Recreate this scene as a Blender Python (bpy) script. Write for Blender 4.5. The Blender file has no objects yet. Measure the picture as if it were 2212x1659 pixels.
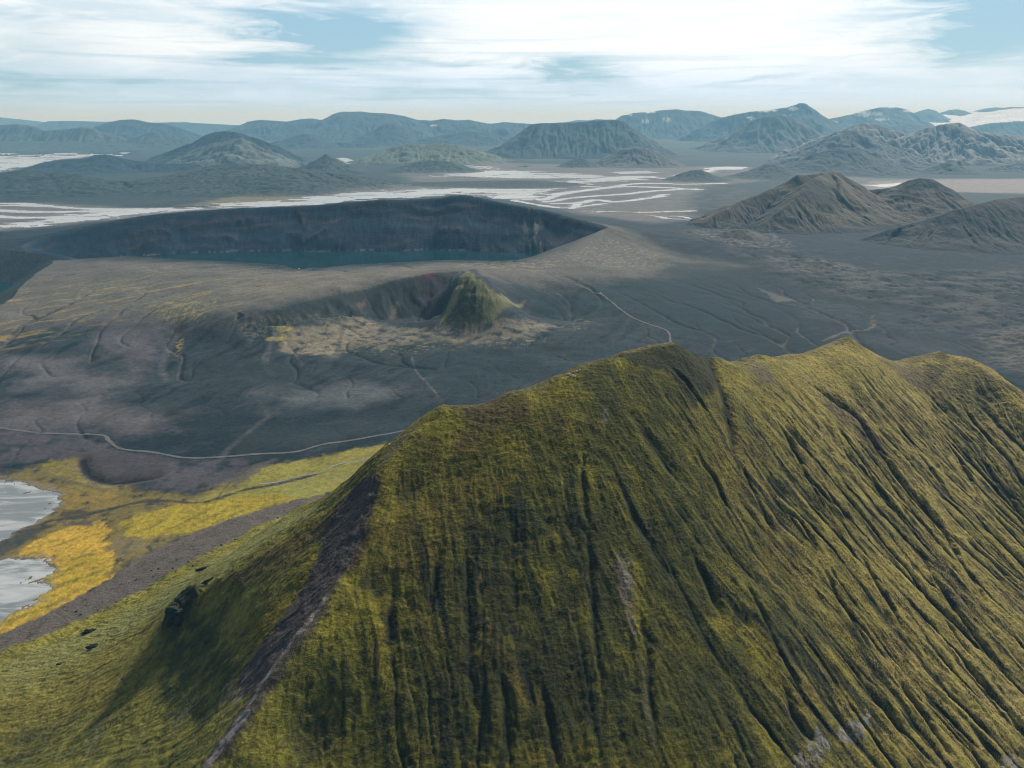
import bpy, bmesh, math, random
import numpy as np
from mathutils import Vector

random.seed(7)
S = bpy.context.scene
COL = S.collection
R = math.radians

# ------------------------------------------------------------------ camera, sky, sun, exposure
CAM_H = 430.0            # the drone's height over the lowland plain, in metres
PITCH = R(20.2)
PW, PH, FPX = 2212.0, 1659.0, 1534.0      # size of the photograph as measured, focal length in the same pixels

cd = bpy.data.cameras.new("camera")
cam = bpy.data.objects.new("camera", cd)
COL.objects.link(cam)
cam.location = (0, 0, CAM_H)
cam.rotation_euler = (R(90) - PITCH, 0, 0)
cd.sensor_fit = 'HORIZONTAL'
cd.sensor_width = 36.0
cd.lens = 36.0 * FPX / PW
cd.clip_start = 1.0
cd.clip_end = 150000.0
S.camera = cam

SUN_EL, SUN_AZ = R(39), R(34)            # azimuth measured from straight ahead (+y) to the right
sd = bpy.data.lights.new("sun", 'SUN')
sd.energy = 5.0
sd.angle = R(5.0)
sd.color = (1.0, 0.96, 0.88)
sun = bpy.data.objects.new("sun", sd)
COL.objects.link(sun)
sdir = Vector((math.sin(SUN_AZ) * math.cos(SUN_EL), math.cos(SUN_AZ) * math.cos(SUN_EL), math.sin(SUN_EL)))
sun.rotation_euler = sdir.to_track_quat('Z', 'Y').to_euler()

S.view_settings.view_transform = 'Standard'
S.view_settings.look = 'None'
S.view_settings.exposure = 0.12
S.view_settings.gamma = 1.0
S.cycles.max_bounces = 6
S.cycles.filter_width = 0.95
S.cycles.use_denoising = True
S.cycles.diffuse_bounces = 2
S.cycles.volume_bounces = 0
S.cycles.transparent_max_bounces = 12


class NT:
    """small helper that writes shader nodes"""
    def __init__(s, tree):
        s.t = tree

    def n(s, kind, **kw):
        nd = s.t.nodes.new(kind)
        for k, v in kw.items():
            setattr(nd, k, v)
        return nd

    def put(s, sock, v):
        if isinstance(v, bpy.types.NodeSocket):
            s.t.links.new(v, sock)
        else:
            sock.default_value = v

    def m(s, op, a, b=0.0, c=0.0, clamp=False):
        nd = s.n('ShaderNodeMath', operation=op, use_clamp=clamp)
        for i, v in enumerate((a, b, c)):
            s.put(nd.inputs[i], v)
        return nd.outputs[0]

    def mix(s, f, a, b, blend='MIX'):
        nd = s.n('ShaderNodeMix', data_type='RGBA', blend_type=blend)
        s.put(nd.inputs[0], f)
        s.put(nd.inputs[6], a if isinstance(a, bpy.types.NodeSocket) else (*a, 1))
        s.put(nd.inputs[7], b if isinstance(b, bpy.types.NodeSocket) else (*b, 1))
        return nd.outputs[2]

    def ramp(s, v, lo, hi, a=0.0, b=1.0):
        nd = s.n('ShaderNodeMapRange', interpolation_type='SMOOTHSTEP')
        s.put(nd.inputs[0], v)
        for i, q in enumerate((lo, hi, a, b)):
            nd.inputs[i + 1].default_value = q
        return nd.outputs[0]

    def noise(s, vec, scale=1.0, detail=4.0, rough=0.55, dist=0.0):
        nd = s.n('ShaderNodeTexNoise')
        s.put(nd.inputs['Vector'], vec)
        nd.inputs['Scale'].default_value = scale
        nd.inputs['Detail'].default_value = detail
        nd.inputs['Roughness'].default_value = rough
        nd.inputs['Distortion'].default_value = dist
        return nd.outputs[0]

    def scale(s, vec, sc, loc=(0, 0, 0)):
        nd = s.n('ShaderNodeMapping')
        s.put(nd.inputs[0], vec)
        nd.inputs['Scale'].default_value = sc
        nd.inputs['Location'].default_value = loc
        return nd.outputs[0]


world = bpy.data.worlds.new("World")
S.world = world
world.use_nodes = True
wt = NT(world.node_tree)
world.node_tree.nodes.clear()
w_out = wt.n('ShaderNodeOutputWorld')
w_bg = wt.n('ShaderNodeBackground')
w_bg.inputs['Strength'].default_value = 0.1
world.node_tree.links.new(w_bg.outputs[0], w_out.inputs[0])
sky = wt.n('ShaderNodeTexSky', sky_type='NISHITA')
sky.sun_disc = False
sky.sun_elevation = SUN_EL
sky.sun_rotation = SUN_AZ
sky.altitude = 900
tc = wt.n('ShaderNodeTexCoord').outputs['Generated']
sep = wt.n('ShaderNodeSeparateXYZ')
wt.put(sep.inputs[0], tc)
dx, dy, dz = sep.outputs
dyc = wt.m('MAXIMUM', dy, 0.08)
su = wt.m('DIVIDE', dx, dyc)          # tangent of the azimuth
sv = wt.m('DIVIDE', dz, dyc)          # tangent of the elevation
wn = wt.noise(wt.scale(tc, (3.2, 3.2, 26)), 1.6, 5, 0.6, 0.6)       # long flat cloud streaks
wn2 = wt.noise(wt.scale(tc, (5, 5, 26), (3, 1, 4)), 2.4, 6, 0.62, 0.9)
wn3 = wt.noise(wt.scale(tc, (2.5, 2.5, 7), (7, 2, 1)), 1.4, 5, 0.55, 0.4)
warp_u = wt.m('ADD', su, wt.m('MULTIPLY', wt.m('SUBTRACT', wn2, 0.5), 0.22))
warp_v = wt.m('ADD', sv, wt.m('MULTIPLY', wt.m('SUBTRACT', wn3, 0.5), 0.10))


def blob(px, py, rx, ry, amp):
    """a bank of blue-grey cloud placed on the sky dome"""
    v = (py - PH / 2) / FPX
    den = math.cos(PITCH) - v * math.sin(PITCH)
    u0 = (px - PW / 2) / FPX / den
    v0 = (-math.sin(PITCH) - v * math.cos(PITCH)) / den
    a = wt.m('DIVIDE', wt.m('SUBTRACT', warp_u, u0), rx / FPX)
    b = wt.m('DIVIDE', wt.m('SUBTRACT', warp_v, v0), ry / FPX)
    r2 = wt.m('ADD', wt.m('MULTIPLY', a, a), wt.m('MULTIPLY', b, b))
    return wt.m('MULTIPLY', wt.m('EXPONENT', wt.m('MULTIPLY', r2, -1.0)), amp)


grey = None
for q in [(710, 38, 150, 58, 1.5), (2190, 40, 220, 90, 1.45), (1250, 160, 90, 28, 1.0), (300, 178, 420, 22, 0.50),
          (40, 130, 170, 45, 0.50), (640, 130, 150, 14, 0.60), (960, 118, 120, 9, 0.5), (1630, 161, 90, 5, 0.5),
          (830, 135, 60, 10, 0.3), (1850, 182, 180, 12, 0.35), (900, 200, 500, 14, 0.35), (150, 35, 420, 40, 0.14),
          (1250, 223, 14, 4, 0.5)]:
    g = blob(*q)
    grey = g if grey is None else wt.m('ADD', grey, g)
streak = wt.ramp(wn, 0.46, 0.64, 0.0, 0.34)
leftness = wt.ramp(su, -0.75, 0.25, 1.0, 0.22)
low = wt.ramp(sv, 0.0, 0.06, 0.18, 0.0)
grey = wt.m('ADD', grey, wt.m('MULTIPLY', streak, leftness))
wn4 = wt.noise(wt.scale(tc, (2.2, 2.2, 60), (1, 9, 2)), 1.8, 5, 0.55, 0.5)
band = wt.m('MULTIPLY', wt.ramp(wn4, 0.48, 0.66, 0.0, 0.38), wt.m('MULTIPLY', wt.ramp(sv, 0.01, 0.03), wt.ramp(sv, 0.07, 0.12, 1.0, 0.35)))
grey = wt.m('ADD', grey, wt.m('MULTIPLY', band, wt.ramp(su, -0.1, 0.5, 1.0, 0.5)))
grey = wt.m('ADD', grey, low)
grey = wt.m('MULTIPLY', grey, wt.ramp(wn2, 0.25, 0.65, 0.72, 1.12), clamp=True)
white = wt.mix(wt.ramp(sv, 0.0, 0.10), (5.2, 8.7, 14.6), (10.2, 10.8, 11.2))
c_cloud = wt.mix(grey, white, (3.0, 5.3, 7.0))
c_sky = wt.mix(0.12, c_cloud, sky.outputs[0])
# higher up, beyond the picture, broken cloud with blue gaps
gap = wt.ramp(wt.noise(wt.scale(tc, (2, 2, 3)), 2.2, 5, 0.6), 0.42, 0.62)
c_high = wt.mix(gap, (1.7, 2.5, 3.2), (4.6, 4.9, 5.1))
hi = wt.ramp(dz, 0.18, 0.42)
c_all = wt.mix(hi, c_sky, wt.mix(0.2, c_high, sky.outputs[0]))
# the sky away from the sun is the darker half
away = wt.ramp(dy, -0.25, 0.45, 0.30, 1.0)
c_fin = wt.n('ShaderNodeVectorMath', operation='SCALE')
wt.put(c_fin.inputs[0], c_all)
wt.put(c_fin.inputs['Scale'], away)
world.node_tree.links.new(c_fin.outputs[0], w_bg.inputs['Color'])

# ------------------------------------------------------------------ noise and small numeric tools
_rng = np.random.RandomState(11)
_perm = _rng.permutation(1024).astype(np.int32)
_perm = np.concatenate([_perm, _perm])
_ang = _rng.rand(1024) * 2 * np.pi
_gx, _gy = np.cos(_ang).astype(np.float32), np.sin(_ang).astype(np.float32)


def perlin(x, y, seed=0):
    x = np.asarray(x, np.float64) + seed * 37.31
    y = np.asarray(y, np.float64) + seed * 11.77
    xi, yi = np.floor(x).astype(np.int64), np.floor(y).astype(np.int64)
    xf, yf = (x - xi).astype(np.float32), (y - yi).astype(np.float32)
    xi &= 1023
    yi &= 1023
    u = xf * xf * xf * (xf * (xf * 6 - 15) + 10)
    v = yf * yf * yf * (yf * (yf * 6 - 15) + 10)
    x1 = (xi + 1) & 1023
    y1 = (yi + 1) & 1023

    def g(ix, iy, fx, fy):
        h = _perm[_perm[ix] + iy]
        return _gx[h] * fx + _gy[h] * fy
    a = g(xi, yi, xf, yf)
    b = g(x1, yi, xf - 1, yf)
    c = g(xi, y1, xf, yf - 1)
    d = g(x1, y1, xf - 1, yf - 1)
    return (a + u * (b - a) + v * ((c + u * (d - c)) - (a + u * (b - a)))) * 1.5


def fbm(x, y, octv=5, seed=0, gain=0.5, lac=2.03, ridged=False):
    s, a, f, tot = 0.0, 1.0, 1.0, 0.0
    for i in range(octv):
        n = perlin(x * f, y * f, seed + i * 3)
        if ridged:
            n = 1 - 2 * np.abs(n)
        s = s + a * n
        tot += a
        a *= gain
        f *= lac
    return s / tot


def sst(x, a, b):
    t = np.clip((x - a) / (b - a), 0, 1)
    return t * t * (3 - 2 * t)


def lerp(a, b, t):
    return a + (b - a) * t


def mixc(c, col, t):
    """blend an (n,3) colour array towards col by t"""
    return c + (np.asarray(col, np.float32) - c) * np.clip(t, 0, 1)[..., None]


def ray(px, py):
    u, v = (px - PW / 2) / FPX, (py - PH / 2) / FPX
    d = np.array([u, math.cos(PITCH) - v * math.sin(PITCH), -math.sin(PITCH) - v * math.cos(PITCH)])
    return d


def at_z(px, py, z):
    d = ray(px, py)
    t = (z - CAM_H) / d[2]
    return np.array([d[0] * t, d[1] * t, z])


def at_y(px, py, y):
    d = ray(px, py)
    t = y / d[1]
    return np.array([d[0] * t, y, CAM_H + d[2] * t])


def rbf_fit(pts, p=1.0, smooth=0.0):
    pts = np.asarray(pts, float)
    n = len(pts)
    r = np.hypot(pts[:, None, 0] - pts[None, :, 0], pts[:, None, 1] - pts[None, :, 1])
    A = np.zeros((n + 3, n + 3))
    A[:n, :n] = -r ** p + np.diag(np.broadcast_to(smooth, (n,)))
    A[:n, n] = A[n, :n] = 1
    A[:n, n + 1] = A[n + 1, :n] = pts[:, 0] / 1000
    A[:n, n + 2] = A[n + 2, :n] = pts[:, 1] / 1000
    b = np.concatenate([pts[:, 2], np.zeros(3)])
    w = np.linalg.lstsq(A, b, rcond=None)[0]
    return pts[:, :2], w, p


def rbf_eval(model, x, y):
    c, w, p = model
    n = len(c)
    out = w[n] + w[n + 1] * x / 1000 + w[n + 2] * y / 1000
    for i in range(n):
        d2 = (x - c[i, 0]) ** 2 + (y - c[i, 1]) ** 2
        out = out - w[i] * (np.sqrt(d2) if p == 1.0 else d2 ** (p / 2))
    return out


def seg_dist(x, y, pl):
    """distance to a polyline, and the position along it (0..1)"""
    pl = np.asarray(pl, float)
    best = np.full(x.shape, 1e9)
    tt = np.zeros(x.shape)
    n = len(pl) - 1
    for i in range(n):
        ax, ay = pl[i, :2]
        bx, by = pl[i + 1, :2]
        L2 = (bx - ax) ** 2 + (by - ay) ** 2 + 1e-9
        t = np.clip(((x - ax) * (bx - ax) + (y - ay) * (by - ay)) / L2, 0, 1)
        d = (x - ax - t * (bx - ax)) ** 2 + (y - ay - t * (by - ay)) ** 2
        m = d < best
        best = np.where(m, d, best)
        tt = np.where(m, (i + t) / n, tt)
    return np.sqrt(best), tt


def inside(x, y, pl):
    pl = np.asarray(pl, float)
    c = np.zeros(x.shape, bool)
    n = len(pl)
    for i in range(n):
        x0, y0 = pl[i, :2]
        x1, y1 = pl[(i + 1) % n, :2]
        if y0 == y1:
            continue
        c ^= ((y0 > y) != (y1 > y)) & (x < (x1 - x0) * (y - y0) / (y1 - y0) + x0)
    return c


def poly_sd(x, y, pl):
    """signed distance to a polygon, positive inside"""
    pl = np.asarray(pl, float)
    d, _ = seg_dist(x, y, np.vstack([pl, pl[:1]]))
    return np.where(inside(x, y, pl), d, -d)


def smooth_line(pts, n=10):
    """Catmull-Rom through points"""
    pts = np.asarray(pts, float)
    P = np.vstack([2 * pts[0] - pts[1], pts, 2 * pts[-1] - pts[-2]])
    out = []
    for i in range(1, len(P) - 2):
        for k in range(n):
            t = k / n
            out.append(0.5 * (2 * P[i] + (P[i + 1] - P[i - 1]) * t + (2 * P[i - 1] - 5 * P[i] + 4 * P[i + 1] - P[i + 2]) * t * t
                              + (3 * P[i] - P[i - 1] - 3 * P[i + 1] + P[i + 2]) * t ** 3))
    out.append(P[-2])
    return np.array(out)


def blur(a, r):
    """three box blurs of radius r cells"""
    for _ in range(3):
        for ax in (0, 1):
            pad = [(0, 0), (0, 0)]
            pad[ax] = (r + 1, r)
            c = np.cumsum(np.pad(a, pad, mode='edge'), axis=ax)
            n = a.shape[ax]
            a = (np.take(c, range(2 * r + 1, 2 * r + 1 + n), axis=ax) - np.take(c, range(0, n), axis=ax)) / (2 * r + 1)
    return a


# ------------------------------------------------------------------ objects
def tag(o, label=None, cat=None, group=None, kind=None):
    if label:
        o['label'] = label
    if cat:
        o['category'] = cat
    if group:
        o['group'] = group
    if kind:
        o['kind'] = kind
    return o


def grid_mesh(name, X, Y, Z, keep=None, attrs=None):
    """a mesh from a 2-D grid of points; keep: mask of the cells used; attrs: {name: (rows,cols) or (rows,cols,3)}"""
    h, w = X.shape
    idx = np.arange(h * w).reshape(h, w)
    q = np.stack([idx[:-1, :-1], idx[:-1, 1:], idx[1:, 1:], idx[1:, :-1]], -1).reshape(-1, 4)
    if keep is not None:
        q = q[keep.reshape(-1)]
    used = np.zeros(h * w, bool)
    used[q.reshape(-1)] = True
    remap = np.cumsum(used) - 1
    q = remap[q].astype(np.int32)
    co = np.stack([X, Y, Z], -1).reshape(-1, 3)[used].astype(np.float32)
    me = bpy.data.meshes.new(name)
    me.vertices.add(len(co))
    me.vertices.foreach_set('co', co.reshape(-1))
    me.loops.add(q.size)
    me.loops.foreach_set('vertex_index', q.reshape(-1))
    me.polygons.add(len(q))
    me.polygons.foreach_set('loop_start', np.arange(0, q.size, 4, dtype=np.int32))
    me.polygons.foreach_set('use_smooth', np.ones(len(q), bool))
    for k, v in (attrs or {}).items():
        v = np.asarray(v, np.float32)
        if v.ndim == 3:
            a = me.attributes.new(k, 'FLOAT_COLOR', 'POINT')
            c = np.ones((used.sum(), 4), np.float32)
            c[:, :3] = v.reshape(-1, 3)[used]
            a.data.foreach_set('color', c.reshape(-1))
        else:
            a = me.attributes.new(k, 'FLOAT', 'POINT')
            a.data.foreach_set('value', v.reshape(-1)[used])
    me.update(calc_edges=True)
    me.validate()
    return me


def link(name, me, mat):
    o = bpy.data.objects.new(name, me)
    COL.objects.link(o)
    me.materials.append(mat)
    return o


def mat_new(name):
    m = bpy.data.materials.new(name)
    m.use_nodes = True
    t = m.node_tree
    b = t.nodes['Principled BSDF']
    return m, NT(t), b


def mat_ground(name, fine, bump, vary=0.35, mottling=None, rough=0.95, squash=(1, 1, 1), detail=6.0):
    """bare ground or moss: albedo from the mesh, broken up by noise and roughened by bump; fine = size of the grain in metres"""
    m, t, b = mat_new(name)
    a = t.n('ShaderNodeAttribute', attribute_name='albedo')
    geo = t.n('ShaderNodeNewGeometry').outputs['Position']
    p = t.scale(geo, tuple(q / fine for q in squash))
    n1 = t.noise(p, 1.0, detail, 0.62, 0.3)
    n2 = t.noise(t.scale(geo, tuple(0.13 / fine for _ in range(3)), (5, 2, 1)), 1.0, 5, 0.6)
    f = t.m('ADD', t.m('MULTIPLY', t.m('SUBTRACT', n1, 0.5), vary * 2.6), t.m('MULTIPLY', t.m('SUBTRACT', n2, 0.5), vary * 1.6))
    f = t.m('MAXIMUM', t.m('ADD', f, 1.0), 0.25)
    c = t.n('ShaderNodeVectorMath', operation='SCALE')
    t.put(c.inputs[0], a.outputs['Color'])
    t.put(c.inputs['Scale'], f)
    col = c.outputs[0]
    if mottling:
        n3 = t.noise(t.scale(geo, tuple(q / (fine * 2.7) for q in squash), (9, 4, 2)), 1.0, 6, 0.65)
        col = t.mix(t.m('MULTIPLY', t.ramp(n3, 0.5, 0.68), mottling[1]), col, mottling[0])
    t.put(b.inputs['Base Color'], col)
    b.inputs['Roughness'].default_value = rough
    b.inputs['Specular IOR Level'].default_value = 0.15
    bp = t.n('ShaderNodeBump')
    bp.inputs['Strength'].default_value = 1.0
    bp.inputs['Distance'].default_value = bump
    t.put(bp.inputs['Height'], n1)
    t.put(b.inputs['Normal'], bp.outputs[0])
    return m


def mat_water(name, col, rough, wave, wave_h, spec=0.5, deep=None, drift=None):
    m, t, b = mat_new(name)
    geo = t.n('ShaderNodeNewGeometry').outputs['Position']
    n = t.noise(t.scale(geo, (1 / wave, 1 / wave, 1)), 1.0, 4, 0.6, 0.4)
    sc_, lo_, hi_ = drift or ((0.02 / wave, 0.05 / wave, 1), 0.4, 0.65)
    n2 = t.noise(t.scale(geo, sc_), 1.0, 5, 0.6, 0.8)
    t.put(b.inputs['Base Color'], t.mix(t.ramp(n2, lo_, hi_), deep or tuple(q * 0.75 for q in col), col))
    b.inputs['Roughness'].default_value = rough
    b.inputs['IOR'].default_value = 1.333
    b.inputs['Specular IOR Level'].default_value = spec
    bp = t.n('ShaderNodeBump')
    bp.inputs['Strength'].default_value = 0.6
    bp.inputs['Distance'].default_value = wave_h
    t.put(bp.inputs['Height'], n)
    t.put(b.inputs['Normal'], bp.outputs[0])
    return m


M_moss = mat_ground("moss", 1.8, 1.3, 0.70, ((0.018, 0.021, 0.010), 0.45), squash=(0.85, 0.85, 1.2))
M_plain = mat_ground("volcanic_sand", 7.0, 1.3, 0.55, detail=8)
M_far = mat_ground("far_slope", 60.0, 10.0, 0.40, detail=8)
M_wall = mat_ground("crater_scree", 12.0, 2.8, 0.55, squash=(1.6, 1.6, 0.35))
M_lake = mat_water("lake_water", (0.001, 0.034, 0.044), 0.10, 6.0, 0.03, 0.25)
M_river = mat_water("river_water", (0.40, 0.43, 0.44), 0.28, 9.0, 0.08)
M_pond = mat_water("pond_water", (0.40, 0.42, 0.425), 0.28, 3.0, 0.02, deep=(0.17, 0.19, 0.20), drift=((0.012, 0.05, 1), 0.42, 0.62))

# ------------------------------------------------------------------ foreground mountain: base shape
crest_px = [(2560, 1130, 30), (2400, 985, 60), (2300, 912, 76), (2212, 848, 92), (2150, 805, 106), (2095, 775, 118), (2030, 762, 130), (1990, 772, 130),
            (1930, 778, 134), (1880, 757, 152), (1830, 733, 172), (1790, 748, 174), (1730, 760, 180), (1650, 763, 194),
            (1560, 768, 210), (1535, 766, 214), (1500, 748, 228), (1455, 740, 238), (1410, 742, 240), (1350, 757, 239),
            (1300, 772, 238), (1250, 785, 236), (1200, 808, 232), (1100, 845, 226), (1040, 872, 220), (990, 880, 217),
            (955, 876, 217), (920, 895, 211), (880, 940, 203), (840, 985, 195), (815, 1015, 189)]
CR = np.array([at_z(*q) for q in crest_px])
mp = [tuple(q) for q in CR]
loose = [0.3] * len(mp)                                        # how loosely the surface follows each point


def fall_dir(x):
    s = np.interp(x, [-140, -60, 68, 361, 650], [-0.62, -0.30, 0.0, 0.24, 0.42])
    d = np.array([s, -1.0])
    return d / np.linalg.norm(d)


for i in range(0, len(CR) - 4, 2):
    c = CR[i]
    f = fall_dir(c[0])
    for d, k in ((14, 0.50), (75, 0.58), (140, 0.61), (220, 0.61), (320, 0.60), (440, 0.59), (600, 0.57)):
        mp.append((c[0] + f[0] * d, c[1] + f[1] * d, c[2] - k * d))
        loose.append(3.0 if d < 30 else 25.0)
    for d, k in ((12, 0.75), (80, 0.62), (180, 0.62), (300, 0.62), (440, 0.60)):
        mp.append((c[0] + 0.15 * d, c[1] + d, c[2] - k * d))
        loose.append(3.0 if d < 30 else 25.0)
# the bright edge that runs down to the lower left, the scree gully beside it, the mossy rib and the long left flank
left_px = [(820, 1032, 187), (800, 1110, 173), (775, 1200, 160), (735, 1260, 151), (700, 1305, 144), (650, 1375, 134), (600, 1450, 124), (560, 1515, 116),
           (520, 1580, 108), (440, 1662, 97), (330, 1800, 78),
           (765, 1090, 168), (740, 1150, 157), (705, 1220, 144), (660, 1290, 133), (610, 1360, 123), (570, 1430, 114), (530, 1500, 104), (480, 1570, 95),
           (430, 1640, 84),
           (775, 1050, 176), (745, 1085, 168), (700, 1112, 157), (650, 1142, 145), (600, 1170, 132), (550, 1200, 121), (500, 1228, 108), (455, 1258, 97),
           (420, 1285, 90), (395, 1300, 84), (372, 1322, 72), (362, 1360, 62),
           (690, 1150, 151), (640, 1200, 139), (590, 1250, 127), (540, 1300, 114), (480, 1310, 97), (560, 1360, 112), (500, 1380, 99), (430, 1360, 78),
           (430, 1450, 75), (480, 1480, 91), (380, 1420, 63), (420, 1560, 74), (340, 1560, 56), (300, 1480, 46), (240, 1620, 46), (360, 1650, 68),
           (150, 1600, 28), (60, 1640, 12), (0, 1550, 8), (150, 1500, 16), (230, 1430, 26), (300, 1380, 34), (100, 1430, 7),
           (700, 1075, 128), (620, 1105, 95), (560, 1150, 70), (640, 1120, 110), (480, 1210, 50), (430, 1240, 56), (400, 1262, 44), (330, 1310, 28), (560, 1160, 82),
           (790, 1020, 140), (760, 1040, 140), (830, 975, 150),
           (690, 1082, 60), (560, 1138, 8), (480, 1185, 7), (330, 1270, 7), (200, 1330, 6), (100, 1370, 5), (0, 1410, 4), (-120, 1470, 4),
           (640, 1080, 1), (500, 1120, 0), (380, 1168, 0), (300, 1205, 0), (235, 1255, 0), (150, 1300, 0), (0, 1372, 0), (-150, 1440, 0),
           (600, 1040, -8), (420, 1105, -9), (250, 1180, -10), (120, 1260, -10), (-60, 1330, -10), (-240, 1420, -10),
           (-200, 1600, 4), (-300, 1800, 8), (0, 1800, 30), (160, 1800, 48), (-400, 1560, -10)]
for q in left_px:
    mp.append(tuple(at_z(*q)))
    loose.append(6.0)
for q in [(-330, 800, -12), (-250, 860, -12), (-160, 900, -12), (-60, 940, -12), (-420, 690, -12), (-230, 730, 2), (-170, 760, 10), (-200, 660, 40), (-150, 690, 60),
          (-100, 720, 70), (-250, 640, 20), (-120, 560, 150), (-150, 590, 110)]:
    mp.append(q)
    loose.append(10.0)
loose = np.array(loose)
mp = np.array(mp)
# drop near-duplicates so that the fit stays well behaved
keepm = []
for i, q in enumerate(mp):
    if all((q[0] - mp[j][0]) ** 2 + (q[1] - mp[j][1]) ** 2 > 5.0 ** 2 for j in keepm):
        keepm.append(i)
MM = rbf_fit(mp[keepm], 1.0, loose[keepm])

MX0, MX1, MY0, MY1, MS = -520.0, 980.0, 170.0, 1200.0, 1.0
gx = np.arange(MX0, MX1 + 1e-3, MS)
gy = np.arange(MY0, MY1 + 1e-3, MS)
mX, mY = np.meshgrid(gx, gy)
# evaluate the base on a coarse grid, then refine
cx = np.arange(MX0, MX1 + 4.1, 4.0)
cy = np.arange(MY0, MY1 + 4.1, 4.0)
cX, cY = np.meshgrid(cx, cy)
cZ = rbf_eval(MM, cX, cY)


def bil(a, fx, fy):
    h, w = a.shape
    fx = np.clip(fx, 0, w - 1.001)
    fy = np.clip(fy, 0, h - 1.001)
    ix, iy = fx.astype(np.int64), fy.astype(np.int64)
    tx, ty = fx - ix, fy - iy
    return (a[iy, ix] * (1 - tx) + a[iy, ix + 1] * tx) * (1 - ty) + (a[iy + 1, ix] * (1 - tx) + a[iy + 1, ix + 1] * tx) * ty


mB = blur(bil(cZ, (mX - MX0) / 4.0, (mY - MY0) / 4.0), 2)       # base height

# distance behind / in front of the crest line (by column)
o = np.argsort(CR[:, 0])
crest_y = np.interp(mX, CR[o, 0], CR[o, 1], left=1e4)
crest_z = np.interp(mX, CR[o, 0], CR[o, 2], left=150)
front = crest_y - mY                                           # metres towards the viewer from the crest

# ---- streaks down the fall line: noise dragged along the gradient of the base
GB = blur(mB, 10)
gyy, gxx = np.gradient(GB)
gl = np.hypot(gxx, gyy) + 1e-6
DX, DY = (gxx / gl).astype(np.float32), (gyy / gl).astype(np.float32)
hh, ww = mX.shape


def lic(src, length, step=1.5, perp=False, wob=None):
    U, V = (DX, DY) if not perp else (-DY, DX)
    if wob is not None:
        c, s_ = np.cos(wob), np.sin(wob)
        U, V = U * c - V * s_, U * s_ + V * c
    acc = src.astype(np.float32).copy()
    n = int(length / step)
    wsum = 1.0
    for sgn in (1, -1):
        px = np.broadcast_to(np.arange(ww, dtype=np.float32), (hh, ww)).copy()
        py = np.broadcast_to(np.arange(hh, dtype=np.float32)[:, None], (hh, ww)).copy()
        for k in range(n):
            ix = np.clip(px, 0, ww - 1).astype(np.int32)
            iy = np.clip(py, 0, hh - 1).astype(np.int32)
            px += U[iy, ix] * (sgn * step / MS)
            py += V[iy, ix] * (sgn * step / MS)
            ix = np.clip(px, 0, ww - 1).astype(np.int32)
            iy = np.clip(py, 0, hh - 1).astype(np.int32)
            wgt = 0.5 + 0.5 * math.cos(math.pi * (k + 1) / (n + 1))
            acc += src[iy, ix] * wgt
            if sgn == 1:
                wsum += 2 * wgt
    acc /= wsum
    return (acc - acc.mean()) / (acc.std() + 1e-9)


wob = (0.35 * perlin(mX / 60, mY / 60, 5) + 0.22 * perlin(mX / 22, mY / 22, 6)).astype(np.float32)
rs = np.random.RandomState(3)
white1 = rs.randn(hh, ww).astype(np.float32)
white2 = rs.randn(hh, ww).astype(np.float32)
L_big = lic(blur(white1, 3), 90, 1.6, wob=wob)
L_mid = lic(blur(white2, 1), 45, 1.3, wob=wob)
L_fin = lic(white1, 12, 1.0, wob=wob)
L_ter = lic(blur(white2, 0) if False else white2, 7, 1.0, perp=True, wob=wob)      # little terraces along the contour

def M0(pts):
    """points of the still ungullied face seen at places of the photograph"""
    out = []
    for px, py in pts:
        d = ray(px, py)
        ys = np.linspace(200, 1150, 5000)
        t = ys / d[1]
        x, z = d[0] * t, CAM_H + d[2] * t
        h = bil(mB, (x - MX0) / MS, (ys - MY0) / MS)
        hit = np.nonzero(h >= z)[0]
        i = hit[0] if len(hit) else len(ys) - 1
        out.append((x[i], ys[i]))
    return out


# where the gullies are deep
on_face = sst(front + 30 * fbm(mX / 45, mY / 45, 3, 22), 20, 105)
rightness = sst(mX, 40, 330)
left_flank = 1 - sst(mX + 0.25 * (mY - 300), -170, -60)
g_amp = on_face * (0.38 + 0.62 * rightness) * (1 - 0.75 * left_flank) + 0.16 * left_flank * sst(mB, 12, 60)
g_amp = g_amp * (0.50 + 0.62 * sst(fbm(mX / 120, mY / 150, 3, 25), -0.35, 0.35))
patchy = sst(fbm(mX / 90, mY / 90, 3, 21), -0.35, 0.35)
cut_big = sst(L_big, 0.6, 1.9)
cut_mid = sst(L_mid, 0.6, 1.9)
lump = fbm(mX / 26, mY / 26, 5, 31, 0.55)
mZ = mB + 4.0 * fbm(mX / 95, mY / 95, 3, 35) * sst(front, 0, 60) + 1.3 * lump + g_amp * (1.2 * L_big - 3.0 * cut_big * (0.2 + 0.8 * patchy) + 0.7 * L_mid - 2.4 * cut_mid * (1.1 - patchy)) + 1.2 * fbm(mX / 13, mY / 13, 3, 24) * on_face
mZ0 = mZ.copy()
runoff = np.zeros(mX.shape)
broken = 0.18 + 0.82 * sst(fbm(mX / 42 + 0.3 * L_big, mY / 85, 4, 23, 0.55), -0.22, 0.38)
prs = np.random.RandomState(9)
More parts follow.
